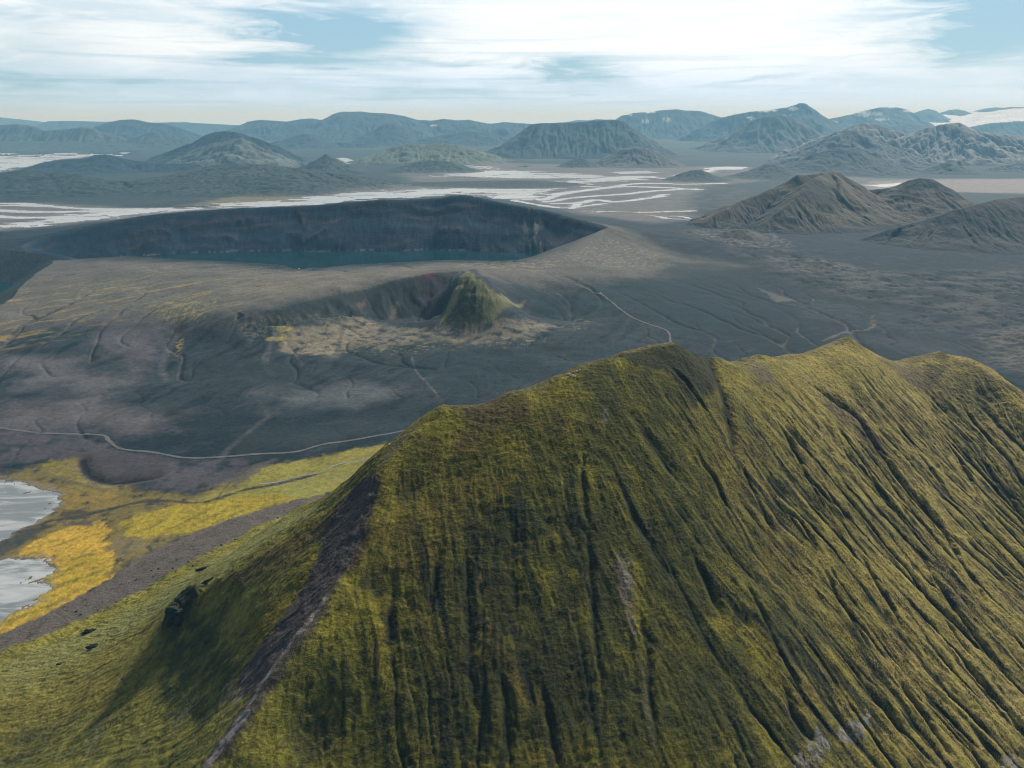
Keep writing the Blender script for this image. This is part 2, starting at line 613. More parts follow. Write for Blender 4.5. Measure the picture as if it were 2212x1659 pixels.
for rnd_ in range(5):
    src_ = mZ if rnd_ else blur(mZ, 1)
    ey, ex = np.gradient(src_)
    ex, ey = ex.astype(np.float32).ravel(), ey.astype(np.float32).ravel()
    npart = 90000
    qx = prs.uniform(180, ww - 5, npart).astype(np.float32)
    qy = prs.uniform(20, 720, npart).astype(np.float32)
    vx = np.zeros(npart, np.float32)
    vy = np.zeros(npart, np.float32)
    cnt = np.zeros(hh * ww)
    for st_ in range(150):
        ii = np.clip(qy, 0, hh - 1).astype(np.int32) * ww + np.clip(qx, 0, ww - 1).astype(np.int32)
        vx = 0.45 * vx - 0.55 * ex[ii]
        vy = 0.45 * vy - 0.55 * ey[ii]
        n_ = np.sqrt(vx * vx + vy * vy) + 1e-4
        qx += vx / n_ * 1.3
        qy += vy / n_ * 1.3
        if st_ > 8:
            cnt += np.bincount(ii, minlength=hh * ww)
    cnt = cnt.reshape(hh, ww)
    cnt = cnt / (npart * 140.0 / (540.0 * 700.0) / 1.0)
    cnt = (cnt + blur(cnt, 1)) * 0.5
    cut = np.clip(cnt - 0.6, 0, 14) ** 0.55
    mZ = mZ - np.clip(g_amp, 0, 1) * 0.85 * cut * broken
    mZ = 0.8 * mZ + 0.2 * blur(mZ, 1)
    runoff += cut
runoff /= 5
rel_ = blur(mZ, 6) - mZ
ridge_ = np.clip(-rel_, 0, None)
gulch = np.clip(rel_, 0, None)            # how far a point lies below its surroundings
mZ += (0.28 + 0.2 * on_face) * L_fin * 0.55
mZ += 0.20 * L_ter * (1 - 0.75 * left_flank) * (1 - 0.5 * rightness)
mZ += (0.9 + 0.5 * rightness) * fbm(mX / 6.5, mY / 6.5, 3, 33, 0.6) + 0.6 * fbm(mX / 3.2, mY / 3.2, 2, 34)
# the summit knob: a steeper dark bulge under its right-hand edge
kx, ky = at_z(1540, 800, 205)[:2]
mZ -= 9 * np.exp(-(((mX - kx) / 26) ** 2 + ((mY - ky) / 30) ** 2))


for k_, hgt_, rad_ in ((10, 7.0, 17.0), (6, 5.0, 15.0), (26, 2.5, 10.0), (17, 2.5, 22.0)):
    mZ += hgt_ * np.exp(-np.hypot(mX - CR[k_][0], (mY - CR[k_][1]) * 0.8) / rad_)       # the pointed tops of the ridge
cg = M0([(392, 1318)])[0]
cgd = np.hypot((mX - cg[0]) / 20.0, (mY - cg[1]) / 15.0) + 0.30 * fbm(mX / 9, mY / 9, 4, 45, 0.6)
cgk = 1 - sst(cgd, 0.62, 1.0)
mZ += cgk * (5.5 + 4.5 * fbm(mX / 8, mY / 8, 4, 46, 0.6, ridged=True))
# the long gullies that can be told apart, each cut along its own line
GULLIES = [([(1744, 825), (1795, 859), (1854, 904), (1874, 938), (1919, 1000), (1967, 1062), (2015, 1114), (2053, 1172), (2090, 1235), (2130, 1300)], 7.5, 6.0),
           ([(1730, 1014), (1761, 1045), (1782, 1072), (1819, 1100), (1850, 1150)], 6.0, 4.5), ([(2105, 987), (2149, 1035), (2184, 1072), (2230, 1130)], 6.5, 5.5),
           ([(1809, 911), (1840, 966), (1878, 1021), (1920, 1090)], 4.5, 4), ([(1675, 904), (1713, 966), (1750, 1040), (1790, 1110)], 4, 4),
           ([(1692, 1093), (1737, 1138), (1770, 1190)], 5.0, 4), ([(1513, 983), (1548, 1035), (1570, 1090)], 5.5, 4), ([(1500, 1196), (1531, 1264), (1560, 1330)], 6, 5),
           ([(1610, 1261), (1644, 1319), (1672, 1388), (1713, 1460), (1745, 1530)], 5, 4), ([(1995, 1209), (2050, 1295), (2120, 1390), (2180, 1460)], 6, 5),
           ([(2081, 1426), (2122, 1471), (2153, 1508), (2200, 1560)], 7.5, 6), ([(2098, 1175), (2139, 1209), (2212, 1278)], 7, 5), ([(1940, 1460), (1974, 1512), (2015, 1570), (2050, 1630)], 7, 5.5),
           ([(1881, 1484), (1912, 1526), (1950, 1580)], 7, 6), ([(2187, 1553), (2230, 1600)], 7, 6), ([(1700, 1500), (1725, 1560), (1760, 1600)], 6, 6), ([(2100, 1570), (2140, 1620), (2170, 1660)], 6, 7),
           ([(1000, 1170), (1004, 1210), (1011, 1278), (1014, 1381), (1021, 1484), (1031, 1570)], 4.0, 6), ([(950, 1190), (938, 1260), (928, 1320)], 3.0, 4), ([(1268, 1150), (1272, 1196), (1282, 1295), (1289, 1416), (1306, 1519)], 3.6, 4),
           ([(1079, 1450), (1093, 1536), (1100, 1656)], 4.5, 4.5), ([(1172, 1485), (1190, 1570), (1207, 1656)], 3.5, 4), ([(1258, 966), (1262, 1069), (1272, 1150)], 2.5, 3.5), ([(1337, 1050), (1372, 1120), (1406, 1172), (1440, 1250)], 4, 5),
           ([(1385, 1330), (1400, 1420), (1408, 1520), (1420, 1620)], 4.0, 4), ([(2000, 900), (2050, 960), (2090, 1020), (2130, 1100)], 4.5, 4), ([(2080, 880), (2130, 940), (2180, 1000)], 4.5, 4), ([(1950, 930), (2010, 1010), (2060, 1080)], 4, 4),
           ([(1860, 1200), (1910, 1290), (1960, 1370)], 5, 4.5), ([(1780, 1230), (1830, 1320), (1880, 1400)], 4.5, 4.5), ([(2040, 1330), (2100, 1420)], 4, 4), ([(1600, 1000), (1640, 1080), (1680, 1160)], 3.5, 4),
           ([(1537, 770), (1553, 810), (1566, 860), (1578, 930), (1590, 1000)], 7.0, 9.0), ([(1455, 800), (1480, 825), (1510, 860), (1530, 890)], 5, 4), ([(850, 1250), (845, 1330), (838, 1400)], 2.5, 4)]
LINES_G = [(M0(g_[0]), g_[1], g_[2]) for g_ in GULLIES]
gcut = np.zeros(mX.shape)
gw_ = 3.0 * fbm(mX / 17, mY / 17, 4, 41)
gw2 = 3.0 * fbm(mX / 17, mY / 17, 4, 43)
for pl, dep, wid in LINES_G:
    pl = smooth_line(pl, 5)
    ix0, ix1 = max(0, int(pl[:, 0].min() - MX0 - 30)), int(pl[:, 0].max() - MX0 + 30)
    iy0, iy1 = max(0, int(pl[:, 1].min() - MY0 - 30)), int(pl[:, 1].max() - MY0 + 30)
    sl = (slice(iy0, iy1), slice(ix0, ix1))
    d, t = seg_dist(mX[sl] + gw_[sl], mY[sl] + gw2[sl], pl)
    env = np.sin(np.pi * np.clip(t * 0.94 + 0.03, 0, 1)) ** 0.6
    c_ = np.clip(1 - d / (wid * (0.55 + 0.45 * env)), 0, 1)
    mZ[sl] -= dep * 0.85 * env * c_ ** 1.2
    mZ[sl] += 0.16 * dep * env * np.exp(-((d - wid * 1.5) / (wid * 0.7)) ** 2)
    gcut[sl] = np.maximum(gcut[sl], c_ * env)


def m_height(x, y):
    return bil(mZ, (np.asarray(x, float) - MX0) / MS, (np.asarray(y, float) - MY0) / MS)


def cast_m(px, py):
    """the point of the mountain seen at a place of the photograph"""
    d = ray(px, py)
    ys = np.linspace(200, 1150, 5000)
    t = ys / d[1]
    x, z = d[0] * t, CAM_H + d[2] * t
    h = m_height(x, ys)
    hit = np.nonzero(h >= z)[0]
    i = hit[0] if len(hit) else len(ys) - 1
    return np.array([x[i], ys[i], float(h[i])])


# ------------------------------------------------------------------ lowland: one polar sheet out to the horizon
NT_, r0, r1, rat = 1500, 210.0, 60000.0, 1.0036
nr = int(math.log(r1 / r0) / math.log(rat)) + 1
th = np.linspace(-R(54), R(54), NT_)
rr = r0 * rat ** np.arange(nr)
TH, RR = np.meshgrid(th, rr)
gX, gY = RR * np.sin(TH), RR * np.cos(TH)

# main crater
near_rim = [(60, 548, 42), (110, 563, 38), (200, 557, 42), (290, 554, 44), (400, 560, 40), (520, 566, 38), (600, 572, 37), (650, 580, 35), (760, 572, 38),
            (860, 566, 40), (1000, 561, 42), (1080, 563, 42), (1135, 558, 44), (1180, 543, 50), (1240, 520, 60), (1295, 499, 74)]
far_rim = [(1310, 489, 2570), (1250, 474, 2700), (1180, 455, 2790), (1100, 440, 2850), (1040, 428, 2890), (995, 421, 2910), (940, 428, 2920), (880, 431, 2900),
           (820, 432, 2880), (740, 438, 2860), (650, 445, 2850), (600, 446, 2850), (540, 448, 2840), (450, 454, 2800), (330, 463, 2720),
           (200, 485, 2600), (100, 508, 2480), (48, 530, 2370)]
rim = np.vstack([[at_z(*q) for q in near_rim], [at_y(*q) for q in far_rim]])
rim_c = smooth_line(np.vstack([rim, rim[:1]]), 4)
LAKE_Z = -14.0
# small crater at the left edge
c2 = [(-1369, 2106, 36), (-1330, 1960, 33), (-1265, 1800, 33), (-1190, 1614, 34), (-1260, 1490, 40), (-1420, 1440, 46), (-1640, 1470, 52), (-1850, 1600, 60),
      (-1950, 1850, 66), (-1900, 2080, 66), (-1760, 2230, 58), (-1600, 2260, 48), (-1450, 2220, 40)]
rim2_c = smooth_line(np.vstack([c2, c2[:1]]), 8)

mid_px = [(150, 600, 42), (300, 600, 48), (450, 610, 52), (600, 625, 58), (700, 612, 60), (500, 590, 48), (350, 575, 47), (800, 590, 58), (950, 572, 52), (900, 580, 58),
          (470, 700, 38), (560, 672, 52), (640, 648, 60), (740, 624, 66), (840, 603, 70), (920, 591, 72), (985, 583, 78),
          (1015, 583, 106), (1008, 600, 99), (1000, 625, 82), (985, 645, 62), (968, 672, 30), (958, 694, 6), (1035, 610, 96), (1062, 628, 78), (1100, 646, 50),
          (1136, 656, 28), (1040, 640, 70), (1050, 670, 34), (1040, 703, 2), (1090, 690, 4), (1150, 682, 3), (1120, 668, 14), (1030, 655, 60), (1165, 690, 0),
          (1060, 585, 66), (1100, 592, 50), (1130, 620, 38), (1200, 600, 40), (1297, 632, 20), (1200, 650, 16), (1340, 672, 9), (1440, 715, 3), (1250, 560, 52), (1400, 580, 22),
          (1400, 530, 36), (1340, 520, 52), (1180, 575, 46), (1250, 600, 36), (1500, 560, 14), (1500, 620, 8),
          (800, 683, 9), (830, 704, 12), (780, 738, 7), (900, 730, 6), (700, 720, 10), (680, 750, 8), (620, 745, 6), (1000, 730, 3),
          (100, 655, 35), (200, 655, 40), (330, 655, 44), (400, 690, 40), (0, 700, 27), (100, 700, 29), (200, 700, 30), (300, 690, 34), (0, 780, 13), (100, 780, 13), (200, 780, 12), (300, 770, 13),
          (385, 722, 16), (362, 760, 6), (350, 800, 2), (500, 780, 6), (440, 730, 18), (0, 850, 8), (200, 860, 5), (600, 800, 2), (0, 920, 3), (300, 930, 0), (480, 850, 2),
          (800, 800, 0), (1000, 800, 0), (1200, 760, 0), (600, 900, 0), (900, 900, 0), (1500, 700, 0), (1700, 650, 0), (1700, 570, 6), (1500, 520, 14), (1900, 620, 0),
          (0, 1050, 0), (300, 1050, 0), (700, 1000, 0), (100, 1250, 0), (1250, 850, 0), (1600, 850, 0), (2000, 750, 0), (2212, 700, 0), (2400, 700, 0), (-300, 900, 5), (-300, 1100, 0)]
mid = [tuple(at_z(*q)) for q in mid_px]
for q in near_rim[1:]:
    p3 = at_z(*q)
    mid.append((p3[0], p3[1] - 6, p3[2]))
for q in c2[:6]:
    mid.append(q)
mid = np.array(mid)
kk = []
for i, q in enumerate(mid):
    if all((q[0] - mid[j][0]) ** 2 + (q[1] - mid[j][1]) ** 2 > 14.0 ** 2 for j in kk):
        kk.append(i)
MIDM = rbf_fit(mid[kk], 1.0)


AMPHI = [(505, 692, 43), (530, 684, 48), (560, 674, 51), (590, 665, 55), (615, 660, 56), (645, 650, 59), (690, 637, 62), (740, 626, 65), (790, 614, 68), (840, 605, 70),
         (890, 597, 73), (925, 592, 75), (960, 588, 77), (985, 586, 79), (1004, 594, 84)]


def lowland(X, Y):
    """height of the lowland without its fine grain, plus masks"""
    rr_ = np.hypot(X, Y)
    z = 0.012 * np.clip(Y - 8500, 0, None) * sst(Y, 8500, 13000)
    z = np.minimum(z, 230.0)
    z = z + sst(Y, 3400, 4200) * 0.0
    # middle ground
    wmid = sst(rr_, 600, 900) * (1 - sst(Y, 2350, 2900)) * (1 - sst(np.abs(X), 1500, 2300))
    m = wmid > 0
    zm = np.zeros(X.shape)
    zm[m] = rbf_eval(MIDM, X[m], Y[m])
    zm = blur(zm, 3)
    # the amphitheatre: a scalloped wall under its own rim line
    al = smooth_line([at_z(*q) for q in AMPHI], 6)
    front_l = [at_z(*q)[:2] for q in [(1000, 640, 10), (965, 690, 2), (952, 708, 0), (900, 712, 0), (850, 704, 4), (800, 692, 6), (740, 702, 4), (690, 712, 4), (620, 728, 3), (560, 736, 2), (520, 715, 10)]]
    pin = np.vstack([al[:, :2], np.array(front_l)])
    am = (X > pin[:, 0].min() - 40) & (X < pin[:, 0].max() + 40) & (Y > pin[:, 1].min() - 40) & (Y < pin[:, 1].max() + 40)
    xa, ya = X[am], Y[am]
    da, ta = seg_dist(xa + 7 * fbm(xa / 40, ya / 90, 3, 54), ya, al)
    ha = np.interp(ta * (len(al) - 1), np.arange(len(al)), al[:, 2])
    flute = fbm(ta * 22 + 0.5 * fbm(xa / 60, ya / 60, 3, 58), da / 120, 4, 55)
    wa = np.maximum(ha - 0.62 * da + 7.0 * flute * sst(da, 6, 40), 0.5 + 1.5 * fbm(xa / 40, ya / 30, 3, 56))
    za = zm[am]
    zm[am] = np.where(inside(xa, ya, pin), np.minimum(za + 2, wa), za)
    z = z + zm * wmid
    # main crater
    box = (X > rim_c[:, 0].min() - 1300) & (X < rim_c[:, 0].max() + 1300) & (Y > 1500) & (Y < 4300)
    ins = np.zeros(X.shape, bool)
    dr = np.full(X.shape, 1e5)
    hr = np.zeros(X.shape)
    xb, yb = X[box], Y[box]
    ins[box] = inside(xb, yb, rim_c)
    dr[box], tb = seg_dist(xb, yb, rim_c)
    hr[box] = np.interp(tb * (len(rim_c) - 1), np.arange(len(rim_c)), rim_c[:, 2])
    hr_s = hr
    jag = 1 + 0.22 * fbm(X / 160, Y / 160, 4, 51)
    spur = fbm(X / 110 + 0.5 * fbm(X / 200, Y / 90, 3, 53), Y / 300, 4, 52, ridged=True)
    wall = hr_s - (0.60 * jag) * dr + 4.0 * (spur - 0.3) * sst(dr, 10, 70)
    wall = wall - 6 * sst(dr, 16, 30) - 5 * sst(dr + 22 * perlin(X / 130, Y / 130, 57), 55, 70) + 9 * sst(dr, 70, 190)
    floor_z = LAKE_Z - 16
    wall = np.maximum(wall, floor_z)
    outer = hr_s * np.exp(-(dr / (np.where(Y > 2500, 230.0, 420.0) + 1.2 * hr_s)) ** 1.25)
    farside = sst(Y - 0.12 * X, 2200, 2600) * 1.0
    zo = lerp(lerp(hr_s, z, sst(dr, 0, 90)), np.maximum(outer, z * (1 - sst(Y, 2300, 2700))), farside)
    near_w = box & (dr < 1250)
    z = np.where(near_w, zo, z)
    z = np.where(ins, wall, z)
    # second crater
    b2 = (X > -2700) & (X < -900) & (Y > 1000) & (Y < 3000)
    ins2 = np.zeros(X.shape, bool)
    x2, y2 = X[b2], Y[b2]
    i2 = inside(x2, y2, rim2_c)
    best = np.full(x2.shape, 1e12)
    hb = np.zeros(x2.shape)
    for i in range(len(rim2_c)):
        d = (x2 - rim2_c[i, 0]) ** 2 + (y2 - rim2_c[i, 1]) ** 2
        mk = d < best
        best[mk] = d[mk]
        hb[mk] = rim2_c[i, 2]
    d2 = np.sqrt(best)
    z2 = z[b2]
    w2 = np.exp(-(d2 / 130) ** 2)
    z2 = np.where(i2, np.maximum(hb - 0.55 * d2, -60), z2 * (1 - w2) + np.maximum(z2, hb) * w2)
    z[b2] = z2
    ins2[b2] = i2
    return z, ins, dr, ins2, hr


gZ, inC, dRim, inC2, hRim = lowland(gX, gY)

# the ground gives way under the mountain, whose front face goes lower than the plain
foot_px_line = [tuple(at_z(*q)[:2]) for q in [(440, 1600, 30), (600, 1400, 40), (720, 1200, 60), (800, 1080, 90)]]
under = [(-330, 0), (-330, 300)] + [(-230, 420), (-120, 520), (-80, 580), (20, 640), (120, 690)] + [(c[0], c[1] + 60) for c in CR[::-1] if c[0] > 160] + [(1100, 700), (1300, 300), (1300, 0)]
und = poly_sd(gX, gY, under) if False else None
um = gY < 1500
ud = np.full(gX.shape, -1e3)
ud[um] = poly_sd(gX[um], gY[um], under)
gZ = gZ - 420 * sst(ud, 0, 220)

# fine relief
DIST = np.hypot(gX, gY)
flat_far = sst(gY, 3150, 3600)
relief = 2.6 * fbm(gX / 150, gY / 260, 5, 61) + 0.9 * fbm(gX / 34, gY / 48, 4, 62) * (1 - sst(DIST, 2500, 5000))
calm = 1 - 0.9 * sst(-gX, 60, 260) * sst(gY, 450, 500) * (1 - sst(gY, 820, 930))       # the marshy basin is flat
midm = sst(gY, 950, 1150) * (1 - sst(gY, 2000, 2200)) * sst(-gX, -500, -200)
mw_ = 26 * fbm(gX / 120, gY / 120, 3, 69)
rill = fbm((gX + mw_ - 0.35 * gY) / 30, (gY + mw_) / 190, 5, 70, 0.55, ridged=True)
relief += midm * (3.4 * (rill - 0.1) * sst(fbm(gX / 240, gY / 240, 3, 60), -0.3, 0.4) + 5.0 * fbm(gX / 120, gY / 90, 4, 59))
pc = at_z(1030, 650, 50)
prx = np.exp(-(((gX - pc[0]) / 75) ** 2 + ((gY - pc[1]) / 85) ** 2) ** 2)
relief += prx * (9.0 * (fbm(gX / 34, gY / 55, 5, 151, 0.55, ridged=True) - 0.2))
relief *= calm
relief = np.where(inC, relief * 0.6 + 2.2 * fbm(gX / 18, gY / 60, 4, 63), relief)
# lava field on the right: rough broken crust
lava_poly = [tuple(at_z(px, py, 0)[:2]) for px, py in [(1480, 500), (1640, 540), (1760, 560), (1900, 590), (2250, 580), (2700, 560), (2700, 760), (2212, 790), (2130, 720), (2000, 700),
                                                      (1930, 655), (1800, 640), (1700, 600), (1560, 545), (1440, 520)]]
lava2_poly = [tuple(at_z(px, py, 0)[:2]) for px, py in [(1440, 405), (1520, 402), (1600, 405), (1640, 425), (1560, 460), (1545, 478), (1490, 462), (1500, 440), (1460, 425)]]
wx, wy = 60 * fbm(gX / 130, gY / 130, 3, 65), 60 * fbm(gX / 130, gY / 130, 3, 66)
lm = (DIST > 1000) & (DIST < 6500) & (gX > -200)
lava = np.zeros(gX.shape)
lava[lm] = np.maximum(sst(poly_sd(gX[lm] + wx[lm], gY[lm] + wy[lm], lava_poly), -70, 60), sst(poly_sd(gX[lm] + wx[lm], gY[lm] + wy[lm], lava2_poly), -40, 60))
crust = fbm(gX / 42, gY / 70, 6, 67, 0.6, ridged=True)
lava_hi = lava * sst(crust, -0.05, 0.45)
relief += lava * (5.5 * sst(crust, 0.0, 0.5) - 1.5 + 2.0 * fbm(gX / 12, gY / 16, 3, 68))
gZ = gZ + relief * (1 - 0.75 * flat_far)
# rain run-off over the middle ground: water lines traced downhill gather into rills and washes
DS = 3.0
DX0, DX1, DY0, DY1 = -1500.0, 1100.0, 820.0, 2120.0
dX, dY = np.meshgrid(np.arange(DX0, DX1, DS), np.arange(DY0, DY1, DS))


def polar_bil(a, x, y):
    return bil(a, (np.arctan2(x, y) - th[0]) / (th[1] - th[0]), np.log(np.hypot(x, y) / r0) / math.log(rat))


dZ = blur(polar_bil(gZ, dX, dY), 3) + 0.9 * fbm(dX / 45, dY / 45, 4, 110) - 0.035 * (2100 - dY) - 0.012 * np.clip(dX + 200, None, 0)
dh, dw = dX.shape
dflow = np.zeros(dX.shape)
for rnd_ in range(4):
    ey, ex = np.gradient(blur(dZ, 1))
    ex, ey = ex.astype(np.float32).ravel(), ey.astype(np.float32).ravel()
    npart = 60000
    qx = prs.uniform(2, dw - 3, npart).astype(np.float32)
    qy = prs.uniform(2, dh - 3, npart).astype(np.float32)
    vx = np.zeros(npart, np.float32)
    vy = np.zeros(npart, np.float32)
    cnt = np.zeros(dh * dw)
    ux = np.zeros(npart, np.float32)
    uy = np.zeros(npart, np.float32)
    for st_ in range(220):
        ii = np.clip(qy, 0, dh - 1).astype(np.int32) * dw + np.clip(qx, 0, dw - 1).astype(np.int32)
        vx = 0.5 * vx - ex[ii]
        vy = 0.5 * vy - ey[ii]
        n_ = np.sqrt(vx * vx + vy * vy) + 1e-3
        ux = 0.86 * ux + 0.14 * vx / n_
        uy = 0.86 * uy + 0.14 * vy / n_
        qx += vx / n_ * 1.1
        qy += vy / n_ * 1.1
        if st_ > 10:
            cnt += np.bincount(ii, weights=(ux * ux + uy * uy) ** 3, minlength=dh * dw)
    cnt = cnt.reshape(dh, dw) / (npart * 130.0 / (dh * dw))
    cut = np.clip(0.5 * (cnt + blur(cnt, 1)) - 0.7, 0, 40) ** 0.5
    dZ = dZ - 0.40 * np.clip(cut, 0, 3.0)
    dflow += cut
dflow = np.clip(dflow / 4, 0, 4)
dmask = (gX > DX0 + 6) & (gX < DX1 - 9) & (gY > DY0 + 6) & (gY < DY1 - 9) & ~inC & ~inC2
flow_g = np.zeros(gX.shape)
fx_, fy_ = (gX[dmask] - DX0) / DS, (gY[dmask] - DY0) / DS
flow_g[dmask] = bil(dflow, fx_, fy_) * sst(gX[dmask], DX0, DX0 + 150) * (1 - sst(gX[dmask], DX1 - 300, DX1)) * sst(gY[dmask], DY0, DY0 + 120) * (1 - 0.6 * sst(gY[dmask], 1900, DY1))
gZ = gZ - 1.5 * np.clip(flow_g, 0, 3)
gZ0 = gZ.copy()


def g_height(x, y, a=None):
    a = gZ if a is None else a
    x, y = np.asarray(x, float), np.asarray(y, float)
    r = np.hypot(x, y)
    fx = (np.arctan2(x, y) - th[0]) / (th[1] - th[0])
    fy = np.log(np.maximum(r, r0) / r0) / math.log(rat)
    return bil(a, fx, fy)


def cast_g(px, py):
    d = ray(px, py)
    ys = np.exp(np.linspace(math.log(380), math.log(40000), 9000))
    t = ys / d[1]
    x, z = d[0] * t, CAM_H + d[2] * t
    h = g_height(x, ys, gZ0)
    hit = np.nonzero((h >= z) & (ys > 420))[0]
    i = hit[0] if len(hit) else len(ys) - 1
    return np.array([x[i], ys[i], float(h[i])])


def G(pts):
    return [tuple(cast_g(*q)[:2]) for q in pts]


def GZ(pts, z=0.0):
    return [tuple(at_z(px, py, z)[:2]) for px, py in pts]

# ------------------------------------------------------------------ rivers: carved into the flood plain, water lies as a level sheet
flood_poly = GZ([(-400, 520), (0, 505), (200, 484), (420, 462), (620, 450), (800, 430), (1000, 418), (1130, 438), (1250, 470), (1400, 490), (1500, 478), (1500, 430), (1530, 402), (1700, 388),
                 (1900, 412), (2212, 420), (2600, 425), (2600, 384), (2212, 386), (1900, 385), (1650, 372), (1620, 358), (1480, 360), (1400, 352), (1250, 356), (1100, 352), (1000, 354), (860, 372),
                 (880, 392), (760, 402), (600, 428), (440, 448), (300, 448), (100, 438), (-400, 436)])
strip_poly = GZ([(-300, 512), (0, 502), (120, 490), (250, 478), (330, 465), (440, 456), (560, 450), (700, 448), (800, 432), (1000, 424), (1080, 432), (1160, 432), (1200, 415), (1290, 396), (1400, 389), (1440, 380),
                 (1330, 379), (1220, 388), (1160, 399), (1060, 406), (900, 407), (760, 414), (640, 427), (560, 432), (430, 441), (380, 447), (250, 452), (100, 466), (0, 482), (-300, 500)])
lagoon_poly = GZ([(880, 379), (1000, 372), (1030, 364), (995, 357), (1060, 358), (1095, 367), (1160, 370), (1280, 377), (1345, 380), (1300, 388), (1220, 386), (1120, 388), (1010, 382), (930, 383)])
west_poly = GZ([(-500, 326), (0, 327), (150, 327), (310, 326), (290, 336), (270, 342), (225, 337), (190, 340), (140, 346), (90, 358), (40, 366), (0, 378), (-500, 400)])
pond_polys = [GZ([(728, 341), (745, 340), (770, 350), (800, 356), (745, 353)]), GZ([(1437, 388), (1470, 376), (1510, 369), (1545, 366), (1530, 376), (1490, 384)]),
              GZ([(1520, 363), (1570, 360), (1615, 361), (1600, 366), (1540, 367)]), GZ([(1320, 372), (1400, 369), (1420, 373), (1350, 376)]),
              GZ([(1870, 400), (1950, 395), (1965, 399), (1900, 404)])]
strands = [([(1170, 432), (1230, 416), (1330, 404), (1430, 405), (1510, 410)], 45), ([(1180, 436), (1260, 425), (1340, 420), (1420, 412), (1500, 408)], 36),
           ([(1200, 440), (1250, 438), (1290, 432), (1330, 436), (1390, 430), (1440, 420)], 34), ([(1190, 420), (1290, 409), (1360, 398), (1420, 396), (1480, 398), (1560, 396)], 42),
           ([(1110, 433), (1170, 445), (1230, 452), (1250, 440)], 30), ([(1150, 441), (1215, 449), (1260, 446), (1300, 440)], 26), ([(1275, 459), (1300, 457), (1380, 459), (1440, 457), (1500, 456)], 26),
           ([(1290, 461), (1310, 458), (1360, 458)], 18), ([(1410, 466), (1440, 472), (1470, 474), (1495, 477)], 26), ([(1430, 470), (1465, 468), (1490, 472)], 22),
           ([(0, 439), (60, 441), (150, 449), (260, 452), (360, 450)], 40), ([(-60, 452), (80, 458), (200, 456), (330, 452)], 46), ([(-60, 466), (60, 470), (180, 466), (300, 459)], 46),
           ([(-60, 445), (40, 444), (120, 447)], 30), ([(1340, 383), (1400, 383), (1440, 386), (1500, 392)], 40), ([(700, 413), (860, 403), (1000, 402), (1100, 398), (1200, 396)], 40),
           ([(1060, 410), (1160, 405), (1230, 402), (1290, 404)], 40), ([(560, 447), (700, 436), (850, 420), (960, 416)], 40)]
flow_n = fbm(gX / 520 + 0.4 * fbm(gX / 300, gY / 300, 3, 72), gY / 210, 5, 71, 0.55)       # braid bars, drawn out along the flow
bars = fbm(gX / 300, gY / 105, 4, 73, 0.55, ridged=True)
rm = (gY > 2900) & (gY < 17000)
xr, yr = gX[rm], gY[rm]
wob_r = 46 * fbm(xr / 170, yr / 120, 4, 74)
wobx, woby = xr + wob_r * 1.6, yr + 40 * fbm(xr / 150, yr / 110, 4, 75)
flood = np.zeros(gX.shape)
flood[rm] = sst(poly_sd(wobx, woby, flood_poly), -60, 120)
wet = np.full(gX.shape, -9.0)
w1 = poly_sd(wobx, woby, strip_poly) / 90.0
w1 = np.minimum(w1 * 1.3, 1.9) - 1.4 * sst(bars[rm], 0.2, 0.5) - 1.1 * sst(flow_n[rm], 0.0, 0.35) - 0.5 * sst(fbm(xr / 110, yr / 45, 3, 77), 0.1, 0.4)
w2 = np.minimum(poly_sd(wobx, woby, lagoon_poly) / 130.0, 1.4) - 1.5 * sst(flow_n[rm], 0.0, 0.35) - 0.9 * sst(bars[rm], 0.25, 0.55)
w3 = np.minimum(poly_sd(wobx, woby, west_poly) / 150.0, 1.4) - 1.5 * sst(flow_n[rm], 0.02, 0.4) - 0.8 * sst(bars[rm], 0.3, 0.6)
w = np.maximum(np.maximum(w1, w2), w3)
for pp in pond_polys:
    w = np.maximum(w, poly_sd(wobx, woby, pp) / 60.0)
for pts, wid in strands:
    d, t = seg_dist(xr + wob_r * 0.8, yr + 24 * fbm(xr / 110, yr / 90, 3, 76), smooth_line(GZ(pts), 5))
    w = np.maximum(w, (wid * (0.55 + 0.45 * flow_n[rm] + 0.25) - d) / 30.0)
wet[rm] = w + 0.40 * fbm(xr / 40, yr / 26, 3, 78)
gZ = np.where(rm & ~inC, np.where(flood > 0.02, np.clip(gZ, 0.9, None), np.clip(gZ, 1.5, None)), gZ)
gZ = gZ - np.where(rm & ~inC, (gZ + 2.2) * sst(wet, -0.03, 0.08), 0)

# marsh pools on the left
pond_a = GZ([(-260, 1040), (-100, 1032), (0, 1036), (60, 1046), (105, 1060), (132, 1082), (118, 1106), (75, 1128), (30, 1148), (-10, 1172), (-260, 1200)], -0.5)
pond_b = GZ([(-260, 1250), (-60, 1220), (0, 1212), (80, 1206), (116, 1226), (104, 1250), (82, 1256), (104, 1272), (72, 1300), (30, 1324), (0, 1343), (-160, 1410), (-320, 1420)], -0.5)
pm = (gX < 0) & (gY > 430) & (gY < 1100)
pxx, pyy = gX[pm], gY[pm]
pw = 16.0 * fbm(pxx / 26, pyy / 20, 5, 81, 0.6) + 3.0 * fbm(pxx / 4.5, pyy / 4, 3, 82)
pwet = np.maximum(poly_sd(pxx + pw, pyy + pw * 0.6, pond_a), poly_sd(pxx + pw, pyy + pw * 0.6, pond_b))
isl = sst(fbm((pxx + pyy) / 40, (pxx - pyy) / 9, 4, 83), 0.25, 0.42) * (1 - sst(pwet, 8, 34))
pwet = pwet - 30 * isl
pond_w = np.full(gX.shape, -99.0)
pond_w[pm] = pwet
gZ = gZ - np.where(pm & (pond_w > -3), (gZ + 0.9) * sst(pond_w, -2.5, 1.5), 0)
